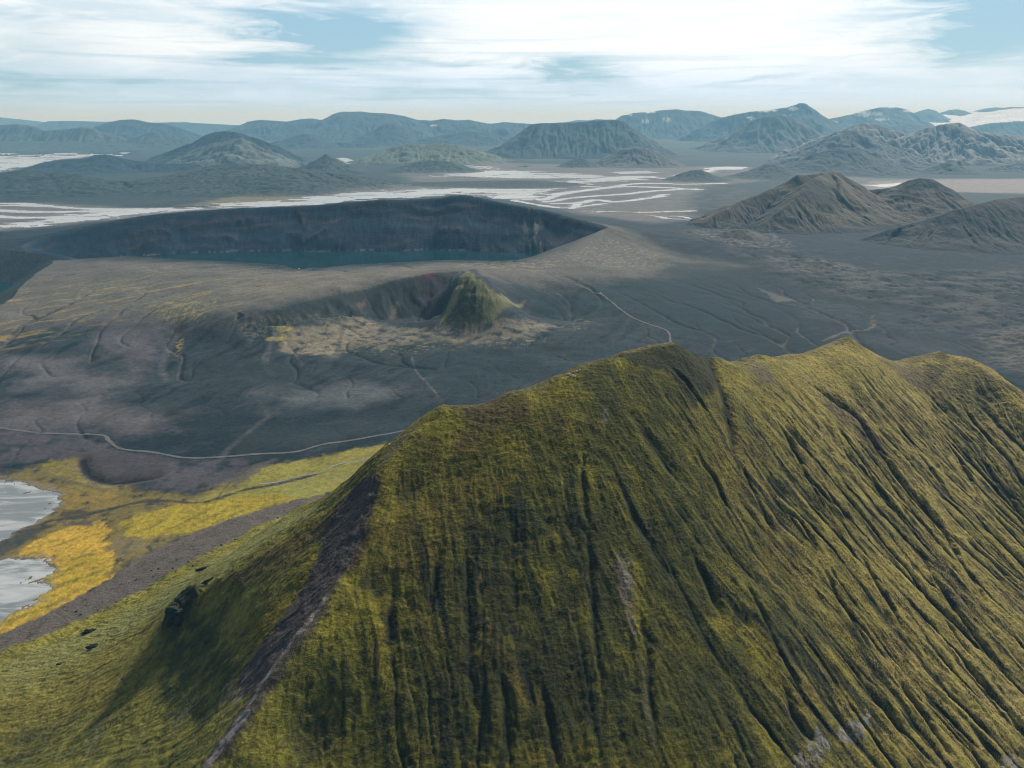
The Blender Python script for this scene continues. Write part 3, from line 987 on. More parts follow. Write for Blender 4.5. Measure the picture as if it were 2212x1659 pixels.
gZ = np.where(pm & (pond_w <= -2.5), np.maximum(gZ, np.where(ud > -30, gZ, -0.15)), gZ)

# a low horseshoe scarp beside the road
hs, _ = seg_dist(gX[pm], gY[pm], smooth_line(G([(178, 992), (184, 1012), (205, 1030), (240, 1039), (290, 1036), (335, 1028)]), 6))
hin = np.zeros(gX.shape)
hin[pm] = np.exp(-(hs / 9) ** 2)
gZ = gZ - 4.0 * hin

# ------------------------------------------------------------------ what the lowland is made of (albedo, with some light, shade and haze put in)
n_a = fbm(gX / 210, gY / 120, 5, 91)
n_b = fbm((gX + 0.5 * gY) / 90, (gY - 0.3 * gX) / 34, 5, 92)
n_c = fbm(gX / 26, gY / 22, 4, 93)
n_f = fbm(gX / 900, gY / 700, 5, 94)
A = np.empty(gX.shape + (3,), np.float32)
A[:] = (0.017, 0.032, 0.040)
A = mixc(A, (0.046, 0.049, 0.060), sst(n_b, -0.05, 0.55) * 0.8)
A = mixc(A, (0.014, 0.028, 0.029), sst(n_a + 0.3 * n_b, 0.12, 0.5) * 0.8)
A = mixc(A, (0.085, 0.05, 0.055), sst(fbm(gX / 70, gY / 45, 4, 95), 0.34, 0.6) * 0.45 * sst(-gX, 0, 300))
far_c0 = sst(gY, 3000, 4300)
n_s = fbm((gX * 0.86 + gY * 0.5) / 75, (gY * 0.86 - gX * 0.5) / 16, 5, 99, 0.6)
n_g = fbm(gX / 7, gY / 9, 3, 100)
A = mixc(A, (0.011, 0.020, 0.022), sst(n_s + 0.4 * n_c, 0.12, 0.5) * 0.7)
A = mixc(A, (0.098, 0.094, 0.104), sst(-n_s + 0.4 * n_b, 0.2, 0.55) * 0.65)
A = mixc(A, (0.012, 0.020, 0.022), sst(fbm(gX / 30, gY / 20, 3, 107) - 0.2 * n_s, 0.34, 0.55) * 0.6)
A = mixc(A, (0.082, 0.080, 0.082), midm * sst(rill, 0.15, 0.6) * 0.6)
A *= (1 + 0.34 * n_g + 0.24 * n_c)[..., None]
A *= (1 - 0.40 * (1 - far_c0) * np.ones(gX.shape))[..., None]
A *= np.float32((0.74, 1.0, 1.12))
flow_e = sst(flow_g, 0.5, 1.4)
far_c = sst(gY, 3000, 4300)
A = mixc(A, (0.030, 0.046, 0.048), far_c * (0.75 + 0.3 * n_f))  # far ground tinted bluish, distance haze put into the albedo
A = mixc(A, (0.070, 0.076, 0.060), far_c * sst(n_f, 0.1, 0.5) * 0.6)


class Brush:
    def __init__(s, X, Y, A):
        s.X, s.Y, s.A = X, Y, A

    def _sel(s, pl, pad):
        pl = np.asarray(pl)
        return (s.X > pl[:, 0].min() - pad) & (s.X < pl[:, 0].max() + pad) & (s.Y > pl[:, 1].min() - pad) & (s.Y < pl[:, 1].max() + pad)

    def _edge(s, x, y, amp, sc, seed):
        return amp * fbm(x / sc, y / sc, 4, seed, 0.6)

    def poly(s, pl, col, soft=30, warp=30, wsc=60, k=1.0, seed=1, brk=None):
        m = s._sel(pl, soft + warp * 2)
        x, y = s.X[m], s.Y[m]
        if not len(x):
            return
        e = s._edge(x, y, warp, wsc, seed)
        f = sst(poly_sd(x, y, pl) + e, -soft, soft) * k
        if brk:
            sc, lo, hi = brk[:3]
            f = f * sst(fbm(x / sc, y / (sc * (brk[3] if len(brk) > 3 else 1.0)), 5, seed + 40, 0.6), lo, hi)
        s.A[m] = mixc(s.A[m], col, f)

    def line(s, pl, wid, col, soft=4, warp=3, wsc=20, k=1.0, seed=1, taper=False):
        pl = smooth_line(pl, 6)
        m = s._sel(pl, wid + soft + warp * 2)
        x, y = s.X[m], s.Y[m]
        if not len(x):
            return
        d, t = seg_dist(x, y, pl)
        w_ = wid * (0.75 + 0.55 * fbm(x / 28, y / 28, 3, seed + 7))
        k = k * (0.72 + 0.75 * fbm(x / 16, y / 16, 4, seed + 8, 0.6))
        s.A[m] = mixc(s.A[m], col, (1 - sst(d + s._edge(x, y, warp, wsc, seed), w_ - soft, w_ + soft)) * k)


B = Brush(gX, gY, A)
# pale tephra on the outer slope of the crater
B.poly(G([(60, 570), (290, 562), (640, 586), (860, 575), (1140, 568)]) + GZ([(1300, 505), (1480, 540)], 40) + G([(1600, 575), (1420, 600), (1250, 612), (1150, 625), (1060, 600), (1000, 588), (850, 606), (640, 655), (500, 690), (330, 690), (100, 700), (-60, 740), (-60, 640)]),
       (0.108, 0.103, 0.090), 70, 60, 120, 0.9, 3)
B.poly(G([(500, 590), (760, 590), (980, 575), (840, 600), (640, 640), (480, 650)]), (0.130, 0.120, 0.096), 50, 40, 90, 0.8, 4)
B.poly(G([(1000, 566), (1140, 562), (1220, 560), (1180, 590), (1000, 576)]), (0.20, 0.17, 0.13), 30, 30, 40, 0.8, 5, (22, -0.1, 0.3))
B.poly(GZ([(1200, 560), (1300, 525), (1430, 540), (1480, 560), (1350, 575), (1230, 580)], 40), (0.21, 0.19, 0.155), 40, 40, 50, 0.7, 6, (14, 0.0, 0.3))
# yellow-brown moss streaks running down the outer slope
m = (gX < -200) & (gX > -1500) & (gY > 1150) & (gY < 2150)
xs, ys_ = gX[m], gY[m]
st = fbm((xs * 0.55 - ys_ * 0.83) / 17 + 0.9 * fbm(xs / 90, ys_ / 90, 3, 97), (xs * 0.83 + ys_ * 0.55) / 190, 4, 96, 0.55)
reg = sst(poly_sd(xs, ys_, G([(-60, 650), (120, 610), (330, 590), (620, 615), (600, 640), (470, 680), (400, 700), (330, 672), (250, 690), (100, 740), (-60, 770)])), -60, 60)
A[m] = mixc(A[m], (0.235, 0.195, 0.070), reg * sst(st, 0.10, 0.42) * 0.85)
st2 = fbm((xs * 0.80 - ys_ * 0.60) / 9 + 1.1 * fbm(xs / 70, ys_ / 70, 3, 195), (xs * 0.60 + ys_ * 0.80) / 150, 4, 196, 0.55)
reg = sst(poly_sd(xs, ys_, G([(100, 600), (300, 566), (560, 574), (740, 590), (640, 630), (480, 660), (330, 660), (140, 650)])), -50, 50)
A[m] = mixc(A[m], (0.185, 0.168, 0.118), reg * sst(st2, 0.08, 0.36) * 0.6)
A[m] = mixc(A[m], (0.058, 0.062, 0.062), reg * sst(-st2, 0.12, 0.4) * 0.45)
reg = sst(poly_sd(xs, ys_, G([(-40, 690), (80, 660), (250, 660), (280, 690), (150, 720), (-40, 770)])), -40, 60)
A[m] = mixc(A[m], (0.20, 0.135, 0.055), reg * sst(st + 0.25 * n_c[m], 0.16, 0.45) * 0.85)
B.poly(G([(320, 660), (400, 640), (470, 650), (440, 690), (380, 700), (330, 680)]), (0.22, 0.20, 0.085), 16, 20, 16, 0.8, 7, (9, -0.05, 0.25, 3.0))
# amphitheatre wall
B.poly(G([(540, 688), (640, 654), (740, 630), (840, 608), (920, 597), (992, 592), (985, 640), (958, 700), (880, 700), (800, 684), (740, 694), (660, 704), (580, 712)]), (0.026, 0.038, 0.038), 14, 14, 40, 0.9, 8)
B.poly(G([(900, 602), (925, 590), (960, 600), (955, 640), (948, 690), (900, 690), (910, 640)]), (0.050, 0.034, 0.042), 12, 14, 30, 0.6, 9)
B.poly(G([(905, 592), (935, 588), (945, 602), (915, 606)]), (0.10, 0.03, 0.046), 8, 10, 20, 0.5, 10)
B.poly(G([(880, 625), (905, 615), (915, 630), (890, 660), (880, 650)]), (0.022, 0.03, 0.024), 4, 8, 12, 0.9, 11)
B.poly(G([(845, 665), (858, 648), (866, 655), (850, 690), (838, 692)]), (0.13, 0.115, 0.09), 6, 6, 14, 0.7, 12)
B.poly(G([(768, 655), (788, 648), (790, 662), (775, 668)]), (0.14, 0.09, 0.085), 5, 8, 10, 0.7, 13)
B.poly(G([(640, 690), (700, 665), (760, 660), (740, 690), (680, 705)]), (0.10, 0.095, 0.070), 14, 20, 25, 0.6, 14, (18, -0.2, 0.3))
# the mossy pyramid-shaped rock, its backlit bright edges put into the albedo
B.poly(G([(1012, 586), (1040, 606), (1070, 636), (1136, 650), (1100, 666), (1060, 700), (955, 706), (952, 690), (975, 650), (990, 615)]), (0.105, 0.112, 0.052), 6, 6, 12, 0.95, 15)
B.poly(G([(1012, 596), (1030, 625), (1060, 668), (1040, 700), (965, 700), (962, 685), (985, 650)]), (0.046, 0.056, 0.030), 6, 10, 14, 0.9, 16, (12, -0.35, 0.15))
B.poly(G([(1040, 608), (1075, 636), (1136, 648), (1128, 662), (1085, 655), (1058, 640)]), (0.165, 0.158, 0.085), 8, 9, 14, 0.75, 17)
B.poly(G([(1010, 582), (1030, 582), (1045, 604), (1030, 606)]), (0.03, 0.034, 0.032), 3, 5, 8, 0.9, 18)
B.poly(G([(960, 690), (985, 655), (1000, 620), (1004, 610), (990, 615), (970, 650), (950, 700)]), (0.19, 0.175, 0.085), 4, 4, 8, 0.8, 19)
# tan fans below the amphitheatre
fan = G([(600, 722), (690, 700), (790, 682), (830, 700), (900, 712), (960, 706), (1060, 704), (1150, 690), (1200, 706), (1150, 730), (1060, 745), (960, 735), (880, 742), (820, 752), (760, 748), (720, 772), (690, 760), (640, 768), (600, 750)])
B.poly(fan, (0.180, 0.160, 0.120), 14, 26, 36, 0.9, 20, (30, -0.35, 0.2, 0.6))
B.poly(G([(600, 722), (650, 712), (740, 700), (800, 690), (800, 730), (720, 770), (660, 765), (610, 750)]), (0.225, 0.192, 0.128), 8, 22, 22, 0.85, 21, (22, -0.2, 0.22, 0.7))
B.poly(G([(700, 760), (760, 740), (880, 740), (960, 730), (1000, 750), (900, 765), (800, 765)]), (0.16, 0.15, 0.06), 8, 22, 16, 0.7, 22, (14, 0.05, 0.3, 0.6))
B.poly(G([(1040, 735), (1180, 730), (1190, 745), (1100, 755), (1050, 750)]), (0.20, 0.18, 0.11), 10, 24, 24, 0.8, 23, (16, 0.1, 0.3, 0.5))
B.poly(G([(1120, 700), (1250, 690), (1300, 700), (1260, 712), (1150, 715)]), (0.17, 0.145, 0.115), 14, 24, 24, 0.7, 24, (26, 0.0, 0.35, 0.4))
B.poly(G([(1160, 770), (1230, 765), (1240, 790), (1170, 785)]), (0.19, 0.17, 0.11), 8, 16, 16, 0.7, 25, (12, 0.1, 0.35, 0.5))
B.poly(G([(500, 700), (560, 680), (660, 690), (620, 715), (540, 735)]), (0.12, 0.11, 0.080), 14, 20, 20, 0.7, 26, (16, -0.1, 0.25, 0.5))
B.poly(G([(600, 705), (635, 706), (628, 716), (600, 716)]), (0.30, 0.26, 0.06), 3, 6, 6, 0.9, 27)
B.poly(G([(575, 730), (620, 728), (615, 736), (575, 736)]), (0.28, 0.24, 0.06), 2, 6, 6, 0.8, 27)
B.poly(G([(380, 740), (398, 728), (396, 752), (384, 775), (376, 760)]), (0.24, 0.20, 0.06), 2, 5, 6, 0.8, 28, (8, -0.1, 0.2))
yfl = sst(fbm(gX / 60, gY / 60, 4, 112), -0.1, 0.35)
A[:] = mixc(A, (0.012, 0.020, 0.024), flow_e * (1 - yfl) * 0.8)
A[:] = mixc(A, (0.160, 0.146, 0.105), flow_e * yfl * 0.5 * sst(gY, 1250, 1500))
A[:] = mixc(A, (0.088, 0.085, 0.092), sst(flow_g, 1.7, 2.8) * 0.7)
# dry stream beds
bed = (0.115, 0.110, 0.113)
B.line(G([(490, 655), (450, 690), (415, 708), (388, 722), (368, 745), (354, 778), (350, 802), (362, 822)]), 9, bed, 4, 3, 18, 0.55, 30)
B.line(G([(380, 724), (372, 716), (340, 700), (300, 690)]), 9, bed, 7, 4, 18, 0.55, 31)
B.line(G([(362, 822), (420, 834), (500, 845), (560, 870), (580, 900)]), 3, (0.03, 0.045, 0.042), 2.5, 3, 18, 0.7, 32)
B.line(G([(650, 688), (614, 706), (590, 735), (576, 765), (575, 790), (590, 812)]), 8, bed, 4, 3, 18, 0.55, 33)
B.line(G([(620, 735), (640, 770), (655, 790)]), 3, bed, 2, 2, 12, 0.55, 34)
B.line(G([(745, 690), (735, 735), (722, 770), (700, 800)]), 6, (0.035, 0.045, 0.05), 4, 5, 18, 0.8, 35)
B.line(G([(930, 708), (950, 738), (975, 770), (950, 800), (925, 830), (955, 868)]), 5, (0.034, 0.045, 0.048), 4, 8, 16, 0.7, 36)
B.line(G([(890, 770), (898, 800), (925, 830), (950, 862)]), 2.5, (0.15, 0.145, 0.145), 1.5, 4, 12, 0.7, 37)
B.line(G([(580, 900), (540, 930), (500, 965), (470, 1000)]), 5, (0.125, 0.11, 0.112), 4, 4, 16, 0.55, 38)
for k, (pts, col) in enumerate([([(0, 880), (200, 860), (380, 900), (300, 930), (100, 925), (0, 930)], (0.125, 0.115, 0.118)), ([(560, 850), (760, 830), (880, 850), (800, 870), (620, 880)], (0.095, 0.102, 0.108)),
                               ([(0, 760), (150, 780), (300, 830), (200, 850), (60, 830)], (0.105, 0.102, 0.108)), ([(230, 700), (330, 690), (350, 740), (300, 800), (220, 760)], (0.105, 0.098, 0.105)),
                               ([(520, 940), (860, 900), (900, 930), (700, 970), (560, 980)], (0.026, 0.038, 0.044)), ([(380, 780), (560, 780), (700, 800), (600, 840), (420, 830)], (0.020, 0.034, 0.036)),
                               ([(1080, 600), (1250, 640), (1350, 600), (1600, 600), (1700, 640), (1750, 700), (1500, 720), (1330, 670), (1200, 690), (1150, 660)], (0.010, 0.027, 0.034)),
                               ([(900, 770), (1200, 740), (1440, 740), (1250, 800), (1000, 870), (930, 820)], (0.014, 0.030, 0.036)), ([(1830, 720), (2050, 740), (2150, 800), (2000, 765), (1860, 740)], (0.034, 0.044, 0.054)),
                               ([(1440, 560), (1560, 570), (1620, 590), (1500, 605), (1420, 590)], (0.012, 0.024, 0.028))]):
    B.poly(G(pts), col, 40, 60, 80, 0.75, 120 + k)
B.poly(G([(-80, 925), (120, 938), (222, 948), (262, 978), (400, 996), (520, 992), (560, 1008), (500, 1040), (420, 1068), (300, 1052), (180, 990), (60, 1000), (-80, 1010)]), (0.076, 0.071, 0.080), 10, 18, 22, 0.8, 186, (40, -0.5, 0.1))
B.poly(G([(0, 860), (160, 870), (330, 905), (420, 940), (300, 945), (100, 930), (-40, 920)]), (0.068, 0.065, 0.075), 16, 30, 30, 0.7, 187, (30, -0.35, 0.25))
# lava crust
A[:] = mixc(A, (0.082, 0.082, 0.076), lava * sst(fbm(gX / 120, gY / 60, 4, 98), -0.25, 0.35) * 0.65)
A[:] = mixc(A, (0.012, 0.020, 0.024), lava * (1 - sst(crust, -0.05, 0.3)) * 0.9)
B.poly(GZ([(1690, 640), (1850, 660), (2000, 690), (2110, 715), (2060, 730), (1900, 710), (1750, 690)]), (0.032, 0.044, 0.050), 20, 40, 40, 0.8, 140, (30, -0.3, 0.2, 0.6))
B.poly(GZ([(1480, 500), (1560, 490), (1680, 500), (1720, 530), (1600, 540), (1520, 520)], 10), (0.20, 0.185, 0.165), 20, 40, 34, 0.8, 141, (26, 0.0, 0.35, 0.6))
B.poly(GZ([(1640, 560), (1760, 560), (1900, 590), (1960, 630), (1800, 600), (1700, 590)]), (0.14, 0.128, 0.105), 30, 50, 50, 0.45, 142, (36, -0.15, 0.3, 0.5))
B.poly(GZ([(2120, 720), (2300, 690), (2300, 830), (2140, 790)]), (0.150, 0.130, 0.100), 30, 40, 40, 0.55, 143, (40, -0.25, 0.2, 0.4))
B.poly(GZ([(1640, 625), (1690, 640), (1720, 650), (1680, 652)]), (0.13, 0.12, 0.10), 8, 20, 20, 0.6, 144)
B.line(GZ([(1780, 735), (1830, 715), (1870, 712), (1890, 700), (1885, 690)]), 5, (0.16, 0.125, 0.085), 4, 5, 20, 0.7, 145)
# flood plain gravel and its green margins
A[:] = mixc(A, (0.150, 0.146, 0.146), flood * (0.75 + 0.4 * n_b))
A[:] = mixc(A, (0.075, 0.078, 0.080), flood * sst(flow_n, -0.05, 0.3) * 0.6)
A[:] = mixc(A, (0.24, 0.235, 0.235), flood * sst(wet, -1.1, -0.05) * 0.75)
B.poly(GZ([(1870, 412), (1880, 392), (2000, 388), (2260, 386), (2260, 418)]), (0.235, 0.215, 0.205), 60, 60, 200, 0.85, 150)
B.poly(GZ([(1240, 465), (1300, 450), (1480, 440), (1500, 470), (1400, 482), (1290, 476)]), (0.13, 0.115, 0.050), 30, 80, 90, 0.7, 151, (70, -0.1, 0.35, 0.6))
B.poly(GZ([(400, 444), (500, 425), (640, 420), (640, 432), (520, 446)]), (0.17, 0.155, 0.095), 60, 90, 120, 0.8, 152)
# the yellow marsh
B.poly(G([(0, 1030), (60, 1010), (170, 985), (300, 1060), (420, 1070), (560, 1010), (700, 985), (840, 958), (820, 1010), (640, 1085), (330, 1185), (240, 1250), (100, 1330), (0, 1372), (-200, 1460), (-200, 1020)]), (0.165, 0.130, 0.040), 10, 16, 18, 0.9, 160, (20, -0.5, 0.0))
B.poly(G([(840, 958), (815, 1012), (740, 1056), (640, 1084), (560, 1100), (430, 1085), (470, 1062), (540, 1040), (480, 1055), (560, 1012), (700, 985)]), (0.215, 0.200, 0.042), 4, 16, 26, 0.92, 161)
B.poly(G([(560, 1052), (800, 996), (800, 1022), (700, 1062), (560, 1100)]), (0.190, 0.190, 0.062), 8, 10, 20, 0.7, 162, (20, -0.3, 0.3))
B.poly(G([(430, 1080), (600, 1068), (640, 1084), (520, 1118), (440, 1145), (340, 1160), (262, 1156), (252, 1140), (300, 1112), (350, 1098)]), (0.285, 0.225, 0.024), 4, 16, 24, 0.95, 163)
B.poly(G([(240, 1118), (210, 1130), (150, 1132), (90, 1160), (30, 1200), (84, 1206), (118, 1224), (100, 1256), (104, 1276), (60, 1312), (0, 1345), (-150, 1420), (-200, 1462), (0, 1372), (150, 1302), (232, 1250), (252, 1205), (228, 1170), (232, 1140)]), (0.400, 0.262, 0.036), 2, 13, 16, 0.96, 164)
B.poly(G([(84, 1240), (180, 1190), (235, 1210), (220, 1250), (100, 1320), (0, 1362), (0, 1345), (90, 1290)]), (0.30, 0.245, 0.018), 5, 10, 9, 0.8, 165, (9, -0.25, 0.2))
B.poly(G([(130, 1056), (240, 1062), (280, 1085), (200, 1100), (130, 1100), (140, 1080)]), (0.21, 0.140, 0.030), 6, 9, 10, 0.8, 166, (9, -0.3, 0.2))
B.poly(G([(80, 1006), (120, 990), (160, 1010), (190, 1040), (240, 1052), (200, 1058), (140, 1040)]), (0.20, 0.180, 0.040), 6, 9, 10, 0.75, 167, (9, -0.25, 0.25))
B.poly(G([(0, 1036), (90, 1040), (130, 1060), (100, 1062), (0, 1048)]), (0.20, 0.125, 0.040), 4, 6, 8, 0.7, 168, (8, -0.2, 0.2))
B.poly(G([(130, 1106), (175, 1100), (200, 1110), (190, 1122), (130, 1124)]), (0.045, 0.042, 0.030), 4, 7, 8, 0.85, 169)
B.poly(G([(130, 1128), (205, 1124), (200, 1136), (150, 1138)]), (0.060, 0.050, 0.048), 3, 5, 8, 0.9, 170)
B.poly(G([(-60, 1200), (0, 1170), (60, 1140), (110, 1135), (60, 1170), (0, 1206)]), (0.035, 0.042, 0.045), 6, 8, 12, 0.85, 171)
B.poly(G([(235, 1185), (250, 1160), (300, 1168), (310, 1180), (260, 1205)]), (0.125, 0.105, 0.075), 4, 8, 12, 0.5, 172)
B.poly(G([(490, 1040), (530, 1010), (600, 990), (560, 1020), (510, 1052)]), (0.080, 0.075, 0.070), 5, 8, 12, 0.85, 173)
B.line(G([(-40, 1185), (50, 1146), (110, 1126), (160, 1118), (230, 1102), (300, 1085), (360, 1082), (430, 1086), (480, 1074), (540, 1056), (600, 1046), (680, 1026)]), 4.0, (0.040, 0.035, 0.036), 1.6, 2.0, 12, 1.5, 174)
B.line(G([(470, 1075), (500, 1040), (540, 1010)]), 1.8, (0.05, 0.045, 0.042), 1.2, 1.6, 12, 0.9, 175)
B.line(G([(-40, 1010), (80, 1022), (150, 1040), (230, 1060)]), 4, (0.075, 0.066, 0.06), 3, 4, 12, 0.7, 176)
B.poly(G([(165, 985), (230, 975), (340, 985), (360, 1010), (345, 1032), (300, 1044), (240, 1048), (195, 1040), (170, 1015)]), (0.052, 0.048, 0.054), 6, 9, 14, 0.85, 184)
B.line(G([(178, 992), (184, 1012), (205, 1030), (240, 1039), (290, 1036), (325, 1030)]), 5.5, (0.012, 0.016, 0.018), 3.0, 2.5, 14, 1.5, 185)
mud = sst(pond_w + 6 * n_c, -12, 1) * (pond_w > -40) * pm
A[:] = mixc(A, (0.150, 0.145, 0.135), mud * 0.75)
mk = pm & (ud < 60)
yel = sst(A[mk][:, 0] - 3.0 * A[mk][:, 2], 0.02, 0.12)
mxx, myy = gX[mk], gY[mk]
t1 = fbm(mxx / 9, myy / 7, 5, 181, 0.6)
t2 = fbm((mxx + myy) / 50, (myy - mxx) / 12, 4, 182)
t3 = fbm(mxx / 2.6, myy / 2.6, 3, 183, 0.6)
c_ = A[mk]
c_ = mixc(c_, (0.110, 0.090, 0.030), yel * sst(t1 + 0.5 * t2, 0.02, 0.45) * 0.75)
c_ = mixc(c_, (0.36, 0.27, 0.035), yel * sst(-t1 + 0.5 * t3, 0.15, 0.6) * 0.4)
c_ = mixc(c_, (0.080, 0.085, 0.020), yel * sst(t2 - 0.3 * t1, 0.1, 0.45) * 0.6)
A[mk] = c_ * (1 + yel * (0.45 * t3 + 0.2 * t1))[:, None]
# scree along the mountain's foot
B.poly(G([(700, 1070), (640, 1080), (500, 1120), (380, 1168), (300, 1205), (235, 1255), (150, 1302), (0, 1374), (-200, 1462), (-200, 1800), (200, 1700), (600, 1200)]), (0.110, 0.088, 0.080), 3, 5, 12, 0.97, 180)

# crater walls: backlit dark and sky blue put into the cinder albedo, with rusty and purple bands and a pale crag
wc = np.empty(A.shape, np.float32)
wc[:] = (0.002, 0.016, 0.026)
band = fbm(gX / 420, gZ / 26 + 0.6 * fbm(gX / 120, gY / 120, 3, 101), 4, 102)
strk = fbm(gX / 30, dRim / 220, 4, 103)
wc = mixc(wc, (0.056, 0.028, 0.034), sst(band, 0.08, 0.42) * 0.7)
wc = mixc(wc, (0.026, 0.044, 0.052), sst(strk, 0.1, 0.5) * 0.6)
wc = mixc(wc, (0.062, 0.032, 0.036), sst(fbm(gX / 260, dRim / 60, 4, 104), 0.22, 0.5) * 0.6 * (1 - sst(dRim, 60, 170)))
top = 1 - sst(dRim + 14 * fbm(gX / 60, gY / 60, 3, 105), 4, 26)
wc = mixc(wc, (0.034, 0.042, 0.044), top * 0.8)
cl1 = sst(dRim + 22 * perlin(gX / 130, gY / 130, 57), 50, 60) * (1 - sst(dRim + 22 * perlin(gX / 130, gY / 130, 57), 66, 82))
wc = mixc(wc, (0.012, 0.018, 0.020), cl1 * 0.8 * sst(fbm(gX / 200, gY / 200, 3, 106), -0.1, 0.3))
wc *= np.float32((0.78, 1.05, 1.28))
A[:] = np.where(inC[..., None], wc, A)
LEDGES = [[(358, 484), (392, 499), (437, 492), (490, 486), (536, 479)], [(282, 515), (327, 503), (368, 505)], [(265, 549), (296, 542), (330, 527), (368, 520)], [(598, 499), (636, 513), (660, 527), (705, 499), (760, 465), (800, 455)],
          [(633, 456), (650, 480), (656, 500)], [(1007, 465), (1052, 479), (1097, 492), (1130, 498)], [(777, 443), (863, 446), (932, 462), (1000, 452), (1040, 450)], [(520, 500), (560, 496), (590, 490)], [(860, 470), (900, 478), (960, 474)],
          [(1120, 455), (1180, 470), (1240, 490)], [(420, 520), (480, 516), (520, 528)], [(930, 510), (970, 500), (1010, 512)]]
for k, q in enumerate(LEDGES):
    pl = smooth_line([at_y(px, py, 2860 - 1.6 * max(0, py - 450) + (0 if px > 420 else -(420 - px) * 0.75)) for px, py in q], 5)
    # settle the line on the wall
    pl = np.array(G(q)) if len(q) < 2 else smooth_line(np.array([cast_g(*p_) for p_ in q]), 5)
    mL = inC & (gX > pl[:, 0].min() - 60) & (gX < pl[:, 0].max() + 60) & (gY > pl[:, 1].min() - 60) & (gY < pl[:, 1].max() + 60)
    xl, yl = gX[mL], gY[mL]
    d, t = seg_dist(xl + 7 * fbm(xl / 25, yl / 25, 3, 300 + k), yl + 7 * fbm(xl / 25, yl / 25, 3, 320 + k), pl)
    yline = np.interp(xl, *(lambda o_: (pl[o_, 0], pl[o_, 1]))(np.argsort(pl[:, 0])))
    above = yl > yline                                          # further out = higher on the wall
    kq = sst(fbm(xl / 40, yl / 40, 3, 340 + k), -0.4, 0.2) * np.sin(np.pi * np.clip(t * 0.9 + 0.05, 0, 1)) ** 0.4
    gZ[mL] += np.where(above, 5.5, 0.0) * kq * np.exp(-(d / 26) ** 2)
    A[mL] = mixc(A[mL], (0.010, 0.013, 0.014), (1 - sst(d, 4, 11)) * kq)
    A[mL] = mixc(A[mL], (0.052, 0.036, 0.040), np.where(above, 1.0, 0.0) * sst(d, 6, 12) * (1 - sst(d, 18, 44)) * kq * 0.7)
A[:] = np.where(inC2[..., None], mixc(np.broadcast_to(np.float32((0.026, 0.046, 0.044)), A.shape), (0.045, 0.050, 0.046), sst(n_c, 0, 0.5)), A)
crag = at_y(1158, 500, 2640)
cm = inC & (np.hypot(gX - crag[0], (gY - crag[1]) * 0.6) < 110)
cn = sst(fbm(gX[cm] / 22, gY[cm] / 60, 4, 108, 0.6), -0.1, 0.35) * np.exp(-((gX[cm] - crag[0] + 0.15 * (gY[cm] - crag[1])) / 34) ** 2)
A[cm] = mixc(A[cm], (0.16, 0.14, 0.11), cn)
gZ[cm] += 9 * cn
B.poly(G([(1150, 548), (1185, 520), (1240, 497), (1296, 486), (1312, 490), (1290, 502), (1240, 522), (1185, 546)]), (0.040, 0.040, 0.044), 16, 26, 40, 0.75, 190, (40, -0.5, 0.2))  # lit part of the inner wall at the right tip, painted lighter
B.poly(G([(1030, 440), (1130, 452), (1250, 478), (1300, 488), (1240, 490), (1120, 470), (1040, 460)]), (0.034, 0.036, 0.040), 14, 20, 40, 0.6, 191, (50, -0.4, 0.2))
shore = inC & (gZ > LAKE_Z) & (gZ < LAKE_Z + 2.5)
A[shore] = (0.085, 0.085, 0.085)

cellC = (inC[:-1, :-1] & inC[1:, 1:])
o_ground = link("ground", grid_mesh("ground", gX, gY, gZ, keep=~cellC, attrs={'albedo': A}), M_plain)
tag(o_ground, "dark grey volcanic lowland with yellow marsh, pale tephra slopes and gravel flood plain", "ground", kind='structure')
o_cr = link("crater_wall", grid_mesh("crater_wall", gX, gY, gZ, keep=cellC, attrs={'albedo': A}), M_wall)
tag(o_cr, "steep dark teal inner wall of the big crater around the lake", "crater", kind='structure')


def sheet(name, pl, z, mat, label, cat):
    bm = bmesh.new()
    vs = [bm.verts.new((p[0], p[1], z)) for p in pl]
    f = bm.faces.new(vs)
    bmesh.ops.triangulate(bm, faces=[f])
    bmesh.ops.recalc_face_normals(bm, faces=bm.faces)
    me = bpy.data.meshes.new(name)
    bm.to_mesh(me)
    bm.free()
    if sum(p.normal.z for p in me.polygons) < 0:
        me.flip_normals()
    return tag(link(name, me, mat), label, cat, kind='structure')


sheet("lake", [tuple(q[:2]) for q in rim_c[:-1]], LAKE_Z, M_lake, "dark teal lake at the bottom of the big crater", "lake")
c2c = np.mean(np.array(c2), 0)
sheet("lake", [(c2c[0] + (q[0] - c2c[0]) * 0.85, c2c[1] + (q[1] - c2c[1]) * 0.85) for q in c2], -24.0, M_lake, "tip of a dark pool in the small crater at the edge of the view", "lake")
sheet("river", [(-9000, 3150), (9000, 3150), (12500, 13500), (-12500, 13500)], 0.0, M_river, "pale glittering braided river winding across the grey gravel plain", "river")
sheet("pond", [(-1000, 440), (-330, 440), (-330, 640), (-440, 720), (-552, 775), (-600, 808), (-1000, 850)], -0.45, M_pond, "shallow grey-white pools in the yellow marsh", "pond")


